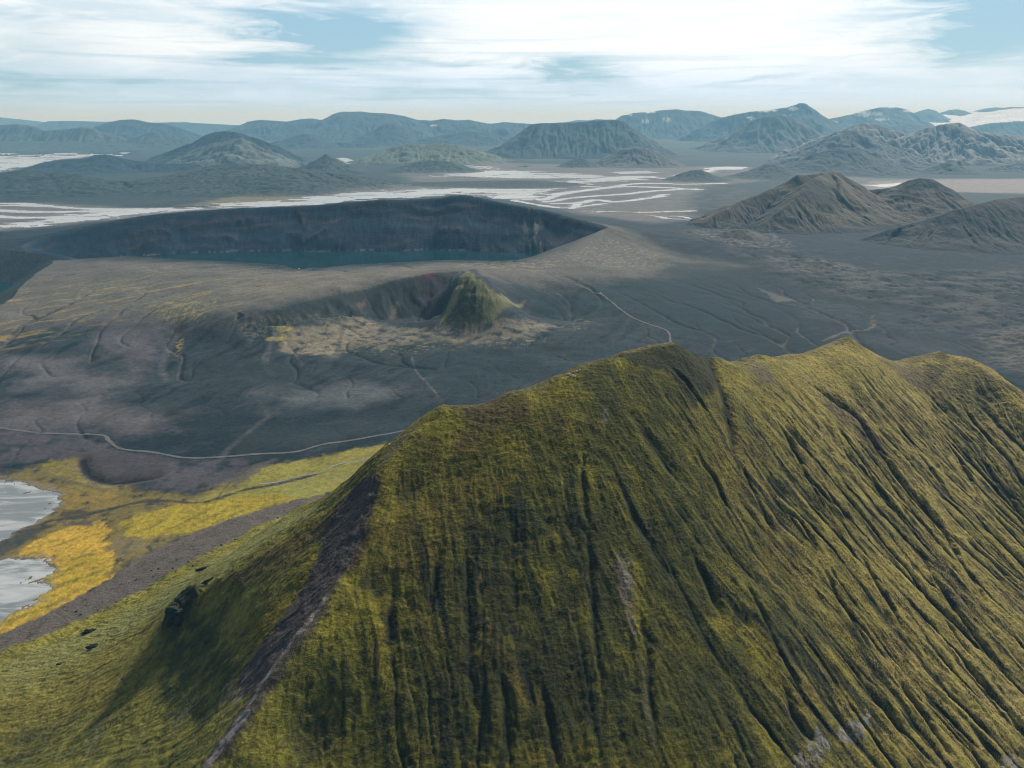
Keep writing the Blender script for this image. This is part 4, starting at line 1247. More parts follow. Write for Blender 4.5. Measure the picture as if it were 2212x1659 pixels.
def ribbon(name, pts, wid, lift, mat, label, cat, n=14):
    """a strip draped over the ground"""
    c = smooth_line(G(pts), n)
    # even out the spacing
    s = np.concatenate([[0], np.cumsum(np.hypot(*np.diff(c, axis=0).T))])
    k = max(8, int(s[-1] / 4.0))
    sx = np.linspace(0, s[-1], k)
    cx_, cy_ = np.interp(sx, s, c[:, 0]), np.interp(sx, s, c[:, 1])
    tx, ty = np.gradient(cx_), np.gradient(cy_)
    L = np.hypot(tx, ty)
    nx, ny = -ty / L, tx / L
    wv = wid * (1 + 0.35 * perlin(sx / 30, sx * 0, 8) + 0.25 * perlin(sx / 9, sx * 0 + 3, 9))
    off = np.linspace(-0.5, 0.5, 5)
    X = cx_[None] + nx[None] * off[:, None] * wv[None]
    Y = cy_[None] + ny[None] * off[:, None] * wv[None]
    Z = np.maximum(g_height(X, Y), g_height(cx_, cy_)[None] - 0.6) + lift
    col = np.ones(X.shape + (3,), np.float32)
    me = grid_mesh(name, X, Y, Z)
    if sum(p.normal.z for p in me.polygons) < 0:
        me.flip_normals()
    return tag(link(name, me, mat), label, cat, kind='structure')


m_road, t_, b_ = mat_new("road_gravel")
pg = t_.n('ShaderNodeNewGeometry').outputs['Position']
t_.put(b_.inputs['Base Color'], t_.mix(t_.ramp(t_.noise(t_.scale(pg, (0.08, 0.08, 0.08)), 1.0, 5, 0.65), 0.3, 0.7), (0.066, 0.066, 0.068), (0.118, 0.114, 0.112)))
b_.inputs['Roughness'].default_value = 0.95
ribbon("road", [(-60, 914), (0, 925), (100, 936), (215, 940), (235, 952), (262, 970), (330, 978), (400, 989), (470, 988), (560, 981), (640, 976), (700, 960), (780, 948), (890, 926), (960, 905), (1000, 890)], 4.6, 0.35, m_road,
       "pale gravel road curving across the lowland above the yellow marsh", "road")
ribbon("road", [(1446, 752), (1448, 735), (1440, 715), (1400, 700), (1350, 676), (1320, 652), (1296, 636), (1262, 622), (1215, 604), (1185, 588), (1172, 570), (1172, 562)], 4.8, 0.9, m_road,
       "narrow pale road climbing from the plain to the crater rim past the white van", "road")
m_stream = mat_water("stream_water", (0.24, 0.27, 0.29), 0.25, 2.5, 0.02)
ribbon("stream", [(560, 1046), (600, 1042), (640, 1031), (680, 1024), (705, 1017), (718, 1008), (735, 1002), (760, 998), (785, 993), (830, 988)], 2.4, 0.3, m_stream,
       "bright silver stream winding through the yellow-green marsh", "stream")

# ------------------------------------------------------------------ foreground mountain: what grows on it, with some shade and highlight in the albedo
a1 = fbm(mX / 60, mY / 60, 5, 201)
a2 = fbm(mX / 14, mY / 14, 4, 202)
a3 = fbm(mX / 150, mY / 150, 4, 203)
streaky = 0.55 * L_big + 0.45 * L_mid
MA = np.empty(mX.shape + (3,), np.float32)
MA[:] = (0.098, 0.092, 0.011)
a4 = fbm(mX / 4.5, mY / 4.5, 3, 204, 0.6)
a5 = fbm(mX / 34, mY / 34, 4, 205)
MA = mixc(MA, (0.235, 0.200, 0.013), sst(a1 + 0.20 * streaky + 0.5 * a2 + 0.3 * a4, 0.0, 0.8) * 0.9)
MA = mixc(MA, (0.046, 0.052, 0.010), sst(-a1 + 0.4 * a2 + 0.15 * L_mid, 0.0, 0.6) * 0.85)
MA = mixc(MA, (0.115, 0.066, 0.024), sst(a3 + 0.6 * a2, 0.05, 0.55) * 0.6)
MA = mixc(MA, (0.370, 0.285, 0.092), sst(mX, 90, 400) * np.clip(0.62 + 0.45 * a1 - 0.08 * L_mid + 0.2 * a4, 0, 1))
MA = mixc(MA, (0.150, 0.110, 0.062), sst(mX, 90, 400) * sst(a5 + 0.5 * a2, 0.1, 0.5) * 0.5)
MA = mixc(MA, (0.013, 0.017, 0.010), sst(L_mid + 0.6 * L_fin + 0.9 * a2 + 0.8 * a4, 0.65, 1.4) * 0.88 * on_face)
MA = mixc(MA, (0.26, 0.215, 0.030), sst(-L_mid - 0.6 * L_fin + 0.8 * a2 + 0.9 * a4, 0.9, 1.9) * 0.5)
MA = mixc(MA, (0.016, 0.020, 0.009), sst(a4 + 0.12 * L_ter + 0.15 * L_fin, 0.15, 0.75) * 0.6)
MA = mixc(MA, (0.018, 0.022, 0.014), sst(gulch + 0.30 * a2 + 0.25 * a4, 0.28, 0.95) * 0.92)  # gully floors: dark soil, with shadow put into the albedo
MA = mixc(MA, (0.30, 0.255, 0.050), sst(ridge_ + 0.4 * a4, 0.35, 1.2) * 0.55 * (0.35 + 0.65 * sst(mX, 60, 300)))  # highlight on the rib crests, put into the albedo
MA = mixc(MA, (0.014, 0.016, 0.012), sst(gcut + 0.35 * a2 + 0.3 * a4, 0.25, 0.8) * 0.8)  # same soil and painted shadow along the long cut gullies
MA = mixc(MA, (0.080, 0.066, 0.050), (1 - sst(front + 6 * a2, 0, 12)) * 0.55 * sst(front, -40, -5))
MA = mixc(MA, (0.225, 0.205, 0.040), left_flank * np.clip(0.5 + 0.5 * a1 - 0.6 * a4, 0, 1))
BM = Brush(mX, mY, MA)


def M(pts):
    return [tuple(cast_m(*q)[:2]) for q in pts]


# left flank
BM.poly(M([(700, 1082), (640, 1110), (560, 1150), (480, 1200), (330, 1290), (180, 1360), (0, 1440), (0, 1520), (180, 1430), (340, 1320), (420, 1262), (560, 1180), (680, 1110)]), (0.185, 0.185, 0.062), 8, 12, 26, 0.75, 301)
BM.poly(M([(0, 1480), (200, 1400), (330, 1340), (350, 1400), (250, 1480), (100, 1560), (0, 1600)]), (0.165, 0.145, 0.032), 10, 14, 22, 0.7, 302, (18, -0.4, 0.2))
BM.poly(M([(740, 1090), (690, 1120), (600, 1180), (480, 1250), (520, 1260), (620, 1230), (700, 1160)]), (0.085, 0.062, 0.024), 6, 8, 18, 0.7, 303)
BM.poly(M([(730, 1130), (700, 1200), (620, 1280), (520, 1350), (560, 1400), (640, 1300), (700, 1220)]), (0.155, 0.122, 0.010), 6, 10, 18, 0.7, 304)
BM.poly(M([(365, 1310), (410, 1310), (470, 1330), (500, 1400), (520, 1460), (450, 1560), (360, 1560), (330, 1480), (350, 1400)]), (0.036, 0.052, 0.014), 8, 12, 12, 0.85, 305, (10, -0.45, 0.15))
BM.poly(M([(60, 1560), (200, 1560), (350, 1560), (460, 1580), (430, 1659), (300, 1700), (0, 1700), (0, 1640)]), (0.066, 0.074, 0.020), 12, 16, 20, 0.7, 306, (14, -0.4, 0.2))
footm = sst(9.0 + 3.5 * fbm(mX / 30, mY / 30, 4, 301) + 2.0 * a4 - mB, -1.0, 1.5) * sst(left_flank, 0.3, 0.9)
strip = [tuple(at_z(px, py, 3)[:2]) for px, py in [(-260, 1520), (-100, 1458), (0, 1412), (100, 1372), (200, 1332), (330, 1272), (480, 1187), (560, 1140), (640, 1100), (730, 1080), (780, 1030), (600, 1020), (300, 1130), (-260, 1340)]]
footm = footm * sst(poly_sd(mX, mY, strip) + 8 * fbm(mX / 22, mY / 22, 4, 304, 0.6), -6, 6)
MA[:] = mixc(MA, (0.094, 0.080, 0.074), footm * 0.95)
MA[:] = mixc(MA, (0.040, 0.036, 0.036), footm * sst(fbm(mX / 9, mY / 9, 4, 303, 0.6), 0.15, 0.5) * 0.5)
mZ = mZ + (mB - mZ) * footm * 0.75
MA[:] = mixc(MA, (0.022, 0.028, 0.012), cgk * 0.9)
MA[:] = mixc(MA, (0.060, 0.066, 0.018), cgk * sst(a4, 0.1, 0.5) * 0.7)
rock = (0.145, 0.135, 0.125)
BM.poly(M([(480, 1490), (545, 1440), (560, 1455), (530, 1500), (495, 1540), (478, 1520)]), (0.20, 0.165, 0.14), 3, 6, 7, 0.8, 310, (4.5, -0.1, 0.2, 2.0))
BM.poly(M([(370, 1540), (420, 1480), (440, 1500), (400, 1560), (372, 1590)]), rock, 3, 6, 6, 0.7, 311, (5, 0.0, 0.25))
BM.poly(M([(190, 1620), (210, 1560), (225, 1575), (180, 1650)]), rock, 2, 4, 5, 0.6, 312, (4, -0.1, 0.25))
BM.poly(M([(370, 1300), (392, 1288), (408, 1290), (395, 1308)]), (0.19, 0.155, 0.135), 1.5, 2, 4, 0.9, 313)
# scree gully
BM.poly(M([(818, 1032), (784, 1034), (752, 1065), (720, 1110), (700, 1150), (694, 1180), (680, 1215), (640, 1290), (590, 1360), (542, 1425), (506, 1480), (540, 1510), (590, 1450), (640, 1380), (690, 1310), (730, 1260), (770, 1200), (800, 1120), (822, 1040)]),
        (0.064, 0.053, 0.053), 2.5, 5, 9, 0.96, 320)
BM.poly(M([(788, 1045), (760, 1085), (740, 1130), (722, 1170), (735, 1175), (765, 1120), (795, 1070)]), (0.105, 0.083, 0.076), 3, 5, 7, 0.8, 321)
BM.poly(M([(812, 1050), (798, 1080), (784, 1120), (770, 1160), (762, 1150), (778, 1105), (800, 1060)]), (0.135, 0.112, 0.105), 2, 4, 5, 0.75, 322, (5, -0.25, 0.2))
BM.poly(M([(795, 1130), (780, 1180), (760, 1215), (750, 1235), (760, 1240), (785, 1200), (802, 1150)]), (0.066, 0.030, 0.030), 2.5, 4, 6, 0.8, 323)
BM.poly(M([(700, 1290), (640, 1370), (580, 1450), (520, 1530), (470, 1600), (430, 1659), (470, 1659), (540, 1560), (610, 1460), (670, 1370), (720, 1300)]), (0.082, 0.066, 0.050), 3, 5, 8, 0.9, 324)
for pts, w_, k, s_ in [([(705, 1290), (660, 1350), (620, 1400), (585, 1450)], 1.7, 0.75, 330), ([(585, 1450), (560, 1485), (530, 1535), (505, 1570)], 1.6, 0.7, 331), ([(525, 1545), (495, 1590), (465, 1630), (440, 1665)], 4.0, 0.85, 332),
                       ([(560, 1432), (525, 1470)], 1.2, 0.7, 333)]:
    BM.line(M(pts), w_ * 1.1, (0.240, 0.215, 0.205), 0.7, 3.0, 5, k * 1.5, s_)
# face: bare streaks, pale scree, dark rock, painted shade
BM.poly(M([(980, 1120), (1150, 1060), (1330, 1080), (1500, 1180), (1620, 1400), (1680, 1659), (900, 1659), (900, 1400)]), (0.030, 0.034, 0.012), 22, 26, 40, 0.8, 335, (26, -0.5, 0.25, 1.6))  # shaded centre of the face, its darkness put into the albedo
BM.poly(M([(1330, 780), (1500, 900), (1560, 1050), (1480, 1120), (1300, 1000), (1180, 900)]), (0.036, 0.040, 0.012), 18, 22, 34, 0.65, 336, (24, -0.5, 0.2, 1.6))  # upper centre, left of the lit slope, shade painted likewise
BM.poly(M([(860, 980), (1000, 940), (1100, 1000), (1000, 1150), (850, 1250), (760, 1280), (800, 1140)]), (0.150, 0.128, 0.016), 16, 22, 30, 0.45, 337, (22, -0.4, 0.25, 1.4))
BM.poly(M([(1328, 1196), (1352, 1195), (1366, 1215), (1368, 1280), (1374, 1380), (1365, 1370), (1345, 1300), (1330, 1250)]), (0.130, 0.105, 0.085), 2, 4, 8, 0.85, 340, (7, -0.45, 0.1))
BM.poly(M([(1348, 1200), (1360, 1208), (1362, 1255), (1355, 1290), (1348, 1250)]), (0.27, 0.25, 0.235), 1.2, 3, 5, 0.85, 341, (4, -0.15, 0.2))
BM.line(M([(1352, 1290), (1362, 1340), (1374, 1390), (1384, 1440), (1396, 1520), (1410, 1610)]), 1.6, (0.13, 0.105, 0.070), 1.2, 2.2, 6, 0.75, 342)
BM.poly(M([(1302, 884), (1312, 884), (1314, 915), (1304, 922)]), (0.19, 0.175, 0.165), 1.2, 3, 4, 0.8, 343, (4, -0.2, 0.2))
BM.poly(M([(1330, 770), (1400, 752), (1460, 745), (1520, 760), (1545, 800), (1560, 850), (1520, 860), (1480, 820), (1420, 800), (1370, 790)]), (0.026, 0.030, 0.014), 4, 9, 14, 0.92, 344)  # knob face turned from the sun, its shade put into the albedo
BM.poly(M([(1450, 790), (1480, 815), (1500, 850), (1520, 880), (1500, 880), (1470, 840), (1455, 815)]), (0.020, 0.020, 0.018), 3, 6, 8, 0.8, 345)
BM.poly(M([(1615, 785), (1650, 780), (1665, 800), (1670, 830), (1640, 820), (1620, 800)]), (0.105, 0.090, 0.078), 4, 6, 10, 0.7, 346)
BM.poly(M([(1760, 850), (1790, 850), (1840, 890), (1890, 930), (1960, 1020), (1930, 1010), (1850, 930), (1790, 890)]), (0.095, 0.066, 0.048), 4, 8, 14, 0.75, 347, (12, -0.4, 0.2))
BM.poly(M([(1560, 775), (1650, 770), (1740, 765), (1830, 745), (1870, 765), (1960, 800), (1900, 880), (1800, 840), (1650, 800), (1580, 800)]), (0.200, 0.185, 0.038), 10, 14, 22, 0.5, 348, (26, -0.4, 0.25))
BM.poly(M([(1890, 770), (1960, 790), (1995, 790), (2040, 800), (2010, 850), (1950, 820)]), (0.115, 0.088, 0.056), 6, 9, 14, 0.7, 349)
BM.poly(M([(2000, 772), (2040, 765), (2100, 785), (2160, 830), (2140, 900), (2060, 900), (2000, 830)]), (0.050, 0.050, 0.024), 10, 14, 18, 0.6, 350, (14, -0.5, 0.2))
BM.poly(M([(1000, 880), (1060, 870), (1120, 860), (1140, 900), (1080, 930), (1030, 920)]), (0.078, 0.058, 0.022), 8, 10, 20, 0.6, 351)
BM.poly(M([(920, 900), (955, 880), (1000, 890), (1010, 930), (960, 960), (920, 960)]), (0.165, 0.150, 0.014), 8, 10, 18, 0.6, 352)
BM.poly(M([(1600, 1300), (1720, 1280), (1800, 1400), (1780, 1480), (1700, 1430), (1640, 1380)]), (0.036, 0.040, 0.018), 16, 20, 30, 0.6, 353, (22, -0.5, 0.2))
for k, q in enumerate([[(1756, 1590), (1770, 1578), (1785, 1592), (1790, 1618), (1770, 1622), (1760, 1605)], [(1806, 1580), (1820, 1572), (1835, 1588), (1840, 1606), (1815, 1600)], [(1832, 1566), (1850, 1552), (1864, 1568), (1866, 1592), (1848, 1592)],
                      [(1866, 1552), (1876, 1545), (1882, 1570), (1872, 1580)], [(1720, 1640), (1732, 1626), (1745, 1650), (1740, 1662), (1722, 1662)], [(2160, 1650), (2180, 1628), (2204, 1650), (2190, 1662)], [(1740, 1612), (1756, 1604), (1776, 1640), (1760, 1650)]]):
    BM.poly(M(q), (0.25, 0.235, 0.225), 0.8, 6, 6, 0.9, 360 + k, (3.5, -0.3, -0.1))
BM.poly(M([(1700, 1560), (1760, 1545), (1900, 1530), (1900, 1600), (1780, 1659), (1710, 1659)]), (0.040, 0.044, 0.034), 6, 10, 12, 0.5, 370, (10, -0.2, 0.2))

# cut away what lies deep under the lowland
mcell = mZ[:-1, :-1] > -9
infront = (mX - 0.0 > -140) & (front > -20)
bl = (mY < 330)
keep = mcell | infront[:-1, :-1] | bl[:-1, :-1]
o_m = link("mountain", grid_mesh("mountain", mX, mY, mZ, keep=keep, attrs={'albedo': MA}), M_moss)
tag(o_m, "steep mossy green mountain scored with dark gullies, nearest to the viewer", "mountain", kind='structure')

# ------------------------------------------------------------------ hills and mountains of the lowland and the far range


def mountain(name, crest, dist, label, cat="mountain", sf=0.55, sb=0.5, cols=((0.075, 0.075, 0.06), (0.045, 0.055, 0.05)), rough=1.0, seed=1, snow=None, foot=-6.0, gul=1.0, steep=0.0, res=1.0, extra=None, painter=None, spots=None):
    """crest: skyline as (px, py[, distance]) ; dist: distance of the crest. A solid hill whose flanks fall from that crest line."""
    P = np.array([at_y(q[0], q[1], q[2] if len(q) > 2 else dist) for q in crest])
    lines = [P]
    for e in (extra or []):
        lines.append(np.array([at_y(*q) for q in e]))
    C = []
    for L in lines:
        seg = np.linalg.norm(np.diff(L, axis=0), axis=1)
        for i in range(len(L) - 1):
            n = max(2, int(seg[i] / (dist * 0.0028)))
            for k in range(n):
                C.append(L[i] + (L[i + 1] - L[i]) * k / n)
        C.append(L[-1])
    C = np.array(C)
    H = C[:, 2].max()
    base = float(np.median(g_height(C[:, 0], C[:, 1])))
    reach = np.max((C[:, 2] - foot - min(base, 0)))
    step = dist / 710.0 * 0.85 / res
    x0, x1 = (C[:, 0] - (C[:, 2] - foot) / sf * 1.0).min() - 30, (C[:, 0] + (C[:, 2] - foot) / sf).max() + 30
    y0, y1 = (C[:, 1] - (C[:, 2] - foot) / sf).min() - 30, (C[:, 1] + (C[:, 2] - foot) / sb).max() + 30
    nx = int(np.clip((x1 - x0) / step, 60, 620))
    ny = int(np.clip((y1 - y0) / (step * 2.0), 50, 330))
    X, Y = np.meshgrid(np.linspace(x0, x1, nx), np.linspace(y0, y1, ny))
    s_ = dist / 6000.0
    rl = np.clip(reach, 30, None)
    wx_, wy_ = 0.16 * rl * fbm(X / (rl * 1.1), Y / (rl * 1.1), 4, seed), 0.16 * rl * fbm(X / (rl * 1.1), Y / (rl * 1.1), 4, seed + 9)
    Z = np.full(X.shape, -1e9)
    CXm, CYm, Dm, CZm = (np.zeros(X.shape) for _ in range(4))
    for c in C:
        dxx, dyy = X + wx_ - c[0], Y + wy_ - c[1]
        sl = np.where(dyy < 0, sf, sb)
        d = np.sqrt(dxx * dxx + dyy * dyy)
        h = c[2] - sl * d
        mk = h > Z
        Z = np.where(mk, h, Z)
        CXm[mk] = c[0]
        CYm[mk] = c[1]
        Dm[mk] = d[mk]
        CZm[mk] = c[2]
    span = (CZm - foot) / sf + 1
    t = np.clip(Dm / span, 0, 1.2)
    # concave lower slopes, steeper under the crest
    Hc = CZm - foot
    Z = Z + 0.0 * Hc
    prof = CZm - Hc * (t + (0.16 + steep) * np.sin(np.pi * np.clip(t, 0, 1)) ** 1.0)
    Z = np.minimum(Z, prof)
    # ravines that run down and away from the crest
    lam = rl * 0.16
    qx, qy = CXm + (X - CXm) * 0.20, CYm + (Y - CYm) * 0.20
    rav = fbm(qx / lam, qy / lam, 4, seed + 20, 0.55, ridged=True)
    rav2 = fbm(qx / (lam * 0.4), qy / (lam * 0.4), 3, seed + 25, 0.5)
    prof_t = np.sin(np.pi * np.clip(t, 0, 1)) ** 0.8
    Z = Z + gul * rl * (0.10 * (rav - 0.35) + 0.034 * rav2) * prof_t
    Z = Z + rough * rl * 0.030 * (fbm(X / (rl * 0.4), Y / (rl * 0.4), 5, seed + 30, 0.55, ridged=True) - 0.25) * (0.12 + prof_t)
    Z = Z + rough * rl * 0.006 * fbm(X / (rl * 0.07), Y / (rl * 0.07), 4, seed + 35, 0.6)
    if dist > 4200 and name != 'ice_cap':  # distance haze put into the albedo as a bluer tint
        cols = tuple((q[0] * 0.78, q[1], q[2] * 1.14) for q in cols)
    a, b = cols[0], cols[1]
    c_ = np.empty(X.shape + (3,), np.float32)
    c_[:] = a
    c_ = mixc(c_, b, sst(fbm(X / (rl * 0.5), Y / (rl * 0.5), 4, seed + 40) - 0.5 * (rav - 0.3), -0.15, 0.35))
    if len(cols) > 2:
        c_ = mixc(c_, cols[2], sst(rav + 0.5 * rav2, 0.25, 0.7) * 0.85)
    if len(cols) > 3:      # scree skirts
        c_ = mixc(c_, cols[3], sst(t + 0.25 * rav2, 0.55, 0.95) * 0.8)
    if snow:
        for (sx, sy, rx, ry, k) in snow:
            p = at_y(sx, sy, dist)
            zn = Z + 0.0
            u_ = (X * (dist / np.maximum(Y, 1)) - p[0]) / (rx * dist / FPX)
            v_ = (zn - p[2]) / (ry * dist / FPX)
            e = u_ * u_ + v_ * v_ + 1.6 * fbm(X / (rl * 0.12), Z / (rl * 0.05), 4, seed + 60)
            c_ = mixc(c_, (0.78, 0.80, 0.82), (1 - sst(e, 0.7, 1.15)) * k)
    for (sx, sy, sd_, rx, ry, k, dc) in (spots or []):
        p = at_y(sx, sy, sd_)
        u_ = (X - p[0]) / (rx * sd_ / FPX)
        v_ = (Z - p[2]) / (ry * sd_ / FPX)
        e = u_ * u_ + v_ * v_ + 1.3 * fbm(X / (rl * 0.14), Y / (rl * 0.14), 4, seed + 61)
        c_ = mixc(c_, dc, (1 - sst(e, 0.5, 1.3)) * k)
    if painter:
        painter(X, Y, Z, t, c_, rav, rav2, rl)
    gh = g_height(X, Y)
    gc = np.stack([g_height(X, Y, A[..., k_]) for k_ in range(3)], -1).astype(np.float32)
    fb = np.clip(1 - (Z - gh) / (0.16 * rl), 0, 1)
    c_ = c_ + (gc - c_) * (fb * fb * 0.9)[..., None]
    low = Z < gh - 3 - 0.02 * rl
    keep = ~(low[:-1, :-1] & low[1:, 1:] & low[1:, :-1] & low[:-1, 1:])
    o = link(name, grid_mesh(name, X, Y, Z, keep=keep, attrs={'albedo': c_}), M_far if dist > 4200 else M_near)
    return tag(o, label, cat, kind='structure')


M_near = mat_ground("hill_slope", 16.0, 2.2, 0.42, detail=8)
dk = ((0.028, 0.042, 0.042), (0.013, 0.026, 0.028))
gr = ((0.044, 0.055, 0.048), (0.018, 0.032, 0.032), (0.078, 0.082, 0.066))
br = ((0.100, 0.090, 0.070), (0.060, 0.060, 0.052), (0.15, 0.13, 0.105))
bl_ = ((0.034, 0.050, 0.064), (0.014, 0.027, 0.038))  # far slopes, blue of the haze put into their colour
# main hill on the right with two peaks
mountain("hill", [(1525, 470, 3150), (1560, 452, 3200), (1600, 432, 3300), (1625, 425, 3330), (1660, 410, 3380), (1690, 400, 3420), (1705, 388, 3450), (1722, 378, 3460), (1745, 378, 3500), (1775, 372, 3560), (1790, 370, 3600), (1812, 371, 3620),
                  (1825, 380, 3640), (1850, 392, 3660), (1872, 406, 3660)],
         3500, "brown two-peaked hill standing on the plain to the right of the crater, its larger western dome", "hill", sf=0.43, sb=0.5, cols=((0.086, 0.073, 0.044), (0.042, 0.045, 0.032), (0.112, 0.094, 0.062), (0.042, 0.046, 0.047)), seed=401, res=1.4, rough=0.9, gul=0.5, spots=[(1752, 415, 3380, 42, 34, 0.85, (0.030, 0.034, 0.024)), (1738, 388, 3430, 28, 14, 0.8, (0.028, 0.032, 0.024)), (1670, 425, 3300, 40, 10, 0.6, (0.045, 0.045, 0.034)), (1640, 470, 3100, 60, 26, 0.6, (0.045, 0.050, 0.050)), (1830, 385, 3640, 22, 9, 0.7, (0.03, 0.034, 0.03)), (1700, 470, 3080, 30, 30, 0.5, (0.035, 0.042, 0.038))],
         extra=[[(1790, 372, 3590), (1760, 385, 3440), (1735, 396, 3330), (1700, 440, 3150), (1660, 480, 3040)], [(1800, 372, 3600), (1815, 400, 3400), (1820, 440, 3240)]])
mountain("hill", [(1872, 410, 3660), (1890, 408, 3640), (1925, 404, 3620), (1945, 396, 3600), (1962, 388, 3600), (1985, 384, 3600), (2010, 386, 3600), (2030, 394, 3580), (2050, 404, 3560), (2062, 418, 3540), (2068, 430, 3540)],
         3600, "rugged rock-capped crest beside the brown dome, linked to it by a saddle", "hill", sf=0.37, sb=0.5, cols=((0.082, 0.070, 0.050), (0.048, 0.048, 0.040), (0.098, 0.084, 0.064), (0.060, 0.056, 0.054)), seed=411, res=1.4, rough=1.4, gul=0.5, spots=[(1965, 396, 3600, 70, 10, 0.9, (0.026, 0.032, 0.026)), (2045, 410, 3560, 26, 16, 0.9, (0.024, 0.03, 0.026)), (1900, 412, 3640, 40, 5, 0.8, (0.03, 0.034, 0.028))])
mountain("hill", [(1840, 525, 2800), (1880, 512, 2780), (1920, 497, 2770), (1960, 487, 2780), (2010, 470, 2780), (2060, 452, 2800), (2110, 440, 2830), (2160, 430, 2860), (2212, 425, 2900), (2300, 420, 2950), (2450, 440, 3000)],
         2850, "broad dark smooth slope rising at the right edge of the view", "hill", sf=0.36, sb=0.5, cols=((0.044, 0.050, 0.048), (0.022, 0.032, 0.033), (0.066, 0.062, 0.058), (0.036, 0.044, 0.046)), seed=421, res=1.3, gul=0.5, rough=0.6)
mountain("hill", [(1545, 512), (1565, 500), (1590, 495), (1612, 494), (1635, 502), (1660, 516)], 2790, "small rounded dark mound with a pale rim in front of the brown dome", "hill", sf=0.34, sb=0.5,
         cols=((0.090, 0.086, 0.074), (0.060, 0.064, 0.056), (0.11, 0.104, 0.09)), seed=431, res=1.3, gul=0.5)
# low hills behind the river on the left
mountain("hill", [(-200, 372), (-60, 372), (0, 374), (60, 366), (100, 372), (170, 376), (230, 390), (320, 392), (420, 388), (520, 384), (600, 380)], 5000, "long low dark headland across the river on the left", "hill", sf=0.16, sb=0.3, cols=((0.030, 0.044, 0.042), (0.013, 0.028, 0.030), (0.058, 0.064, 0.054)), seed=441, gul=0.8, rough=2.0)
mountain("hill", [(330, 388), (400, 370), (460, 356), (520, 352), (600, 358), (650, 364), (700, 372), (760, 378), (830, 388), (870, 396)], 5400, "low rolling green-grey hills in front of the pale pyramid peak", "hill", sf=0.16, sb=0.3, cols=((0.042, 0.055, 0.048), (0.020, 0.034, 0.034), (0.074, 0.078, 0.062)), seed=447, gul=0.8, rough=2.0)
mountain("hill", [(60, 364), (85, 352), (130, 344), (190, 342), (205, 334), (228, 332), (250, 338), (290, 346), (340, 352), (420, 352)], 7000, "dark low ridge jutting into the pale lake on the left", "hill", sf=0.3, sb=0.4, cols=bl_, seed=451)
mountain("hill", [(620, 372), (650, 356), (680, 344), (705, 332), (722, 340), (745, 352), (765, 366)], 6800, "small pointed dark hill at the end of the low rolling hills", "hill", sf=0.4, sb=0.4, cols=gr, seed=455)
mountain("mountain", [(330, 338), (380, 318), (420, 306), (445, 292), (465, 284), (492, 282), (520, 286), (560, 300), (590, 312), (625, 330), (650, 338)], 8400, "dark rounded peak behind the pale pyramid slope", cols=bl_, seed=461, sf=0.42)
mountain("mountain", [(380, 340), (430, 318), (460, 308), (490, 304), (520, 297), (545, 308), (580, 322), (620, 344), (660, 350)], 7500, "pale pyramid-shaped mountain with light scree streaks", cols=((0.105, 0.106, 0.088), (0.062, 0.070, 0.062), (0.19, 0.185, 0.15)), seed=463, sf=0.42, gul=1.3)
mountain("hill", [(770, 346), (800, 334), (835, 322), (862, 313), (890, 310), (920, 312), (950, 309), (985, 312), (1020, 320), (1060, 332), (1095, 343)], 8700, "pale green elongated hill with furrowed slope beyond the river", "hill", cols=((0.125, 0.124, 0.080), (0.085, 0.090, 0.064), (0.17, 0.162, 0.105)), seed=471, sf=0.30, gul=1.6)
mountain("hill", [(840, 372), (875, 356), (905, 348), (940, 346), (975, 349), (1005, 358), (1020, 366)], 7000, "low dark hill in front of the furrowed pale green one", "hill", cols=gr, seed=475, sf=0.26)
mountain("hill", [(1100, 364), (1120, 359), (1135, 357), (1150, 361), (1160, 366)], 7700, "tiny dark islet hill in the bright lagoon", "hill", cols=dk, seed=477, sf=0.3, res=1.4)
mountain("hill", [(740, 402), (860, 394), (960, 392), (1080, 390), (1160, 390), (1220, 394)], 5450, "flat dark gravel spit between the river and the lagoon", "hill", cols=gr, seed=479, sf=0.07, sb=0.10, rough=1.0)
mountain("mountain", [(1070, 330), (1095, 312), (1105, 300), (1118, 294), (1128, 282), (1138, 279), (1148, 268), (1165, 265), (1240, 263), (1300, 258), (1332, 257), (1345, 260), (1362, 272), (1390, 288), (1410, 304), (1435, 322), (1475, 345)], 10200,
         "flat-topped dark table mountain with steep walls", cols=((0.040, 0.052, 0.054), (0.022, 0.034, 0.038), (0.072, 0.080, 0.076)), seed=481, sf=0.55, steep=-0.05, rough=1.2)
mountain("hill", [(1290, 352), (1315, 338), (1335, 324), (1352, 319), (1380, 318), (1405, 320), (1420, 330), (1445, 342), (1480, 354)], 7900, "brown blunt hill in front of the table mountain", "hill", cols=br, seed=485, sf=0.42, gul=1.2)
mountain("hill", [(1205, 360), (1228, 348), (1245, 341), (1258, 341), (1275, 349), (1300, 360)], 7700, "small pointed brown hill to the left of the blunt one", "hill", cols=gr, seed=487, sf=0.36)
mountain("hill", [(1440, 388), (1470, 374), (1495, 367), (1512, 366), (1530, 372), (1560, 386)], 5900, "small smooth dark knoll beside a bright pool", "hill", cols=gr, seed=489, sf=0.26, gul=0.5)
mountain("hill", [(1560, 392), (1600, 382), (1630, 366), (1655, 354), (1672, 354), (1700, 366), (1740, 380), (1780, 390)], 6200, "smooth grey-green hump behind the lava field", "hill", cols=gr, seed=491, sf=0.26, gul=0.6)
mountain("mountain", [(1680, 372), (1720, 352), (1760, 332), (1790, 322), (1815, 318), (1845, 320), (1870, 328), (1900, 344), (1940, 356), (1990, 368), (2040, 376)], 6900, "dark smooth cone in front of the striped pinkish ridges", cols=((0.062, 0.068, 0.062), (0.042, 0.053, 0.052)), seed=493, sf=0.34, gul=0.7)
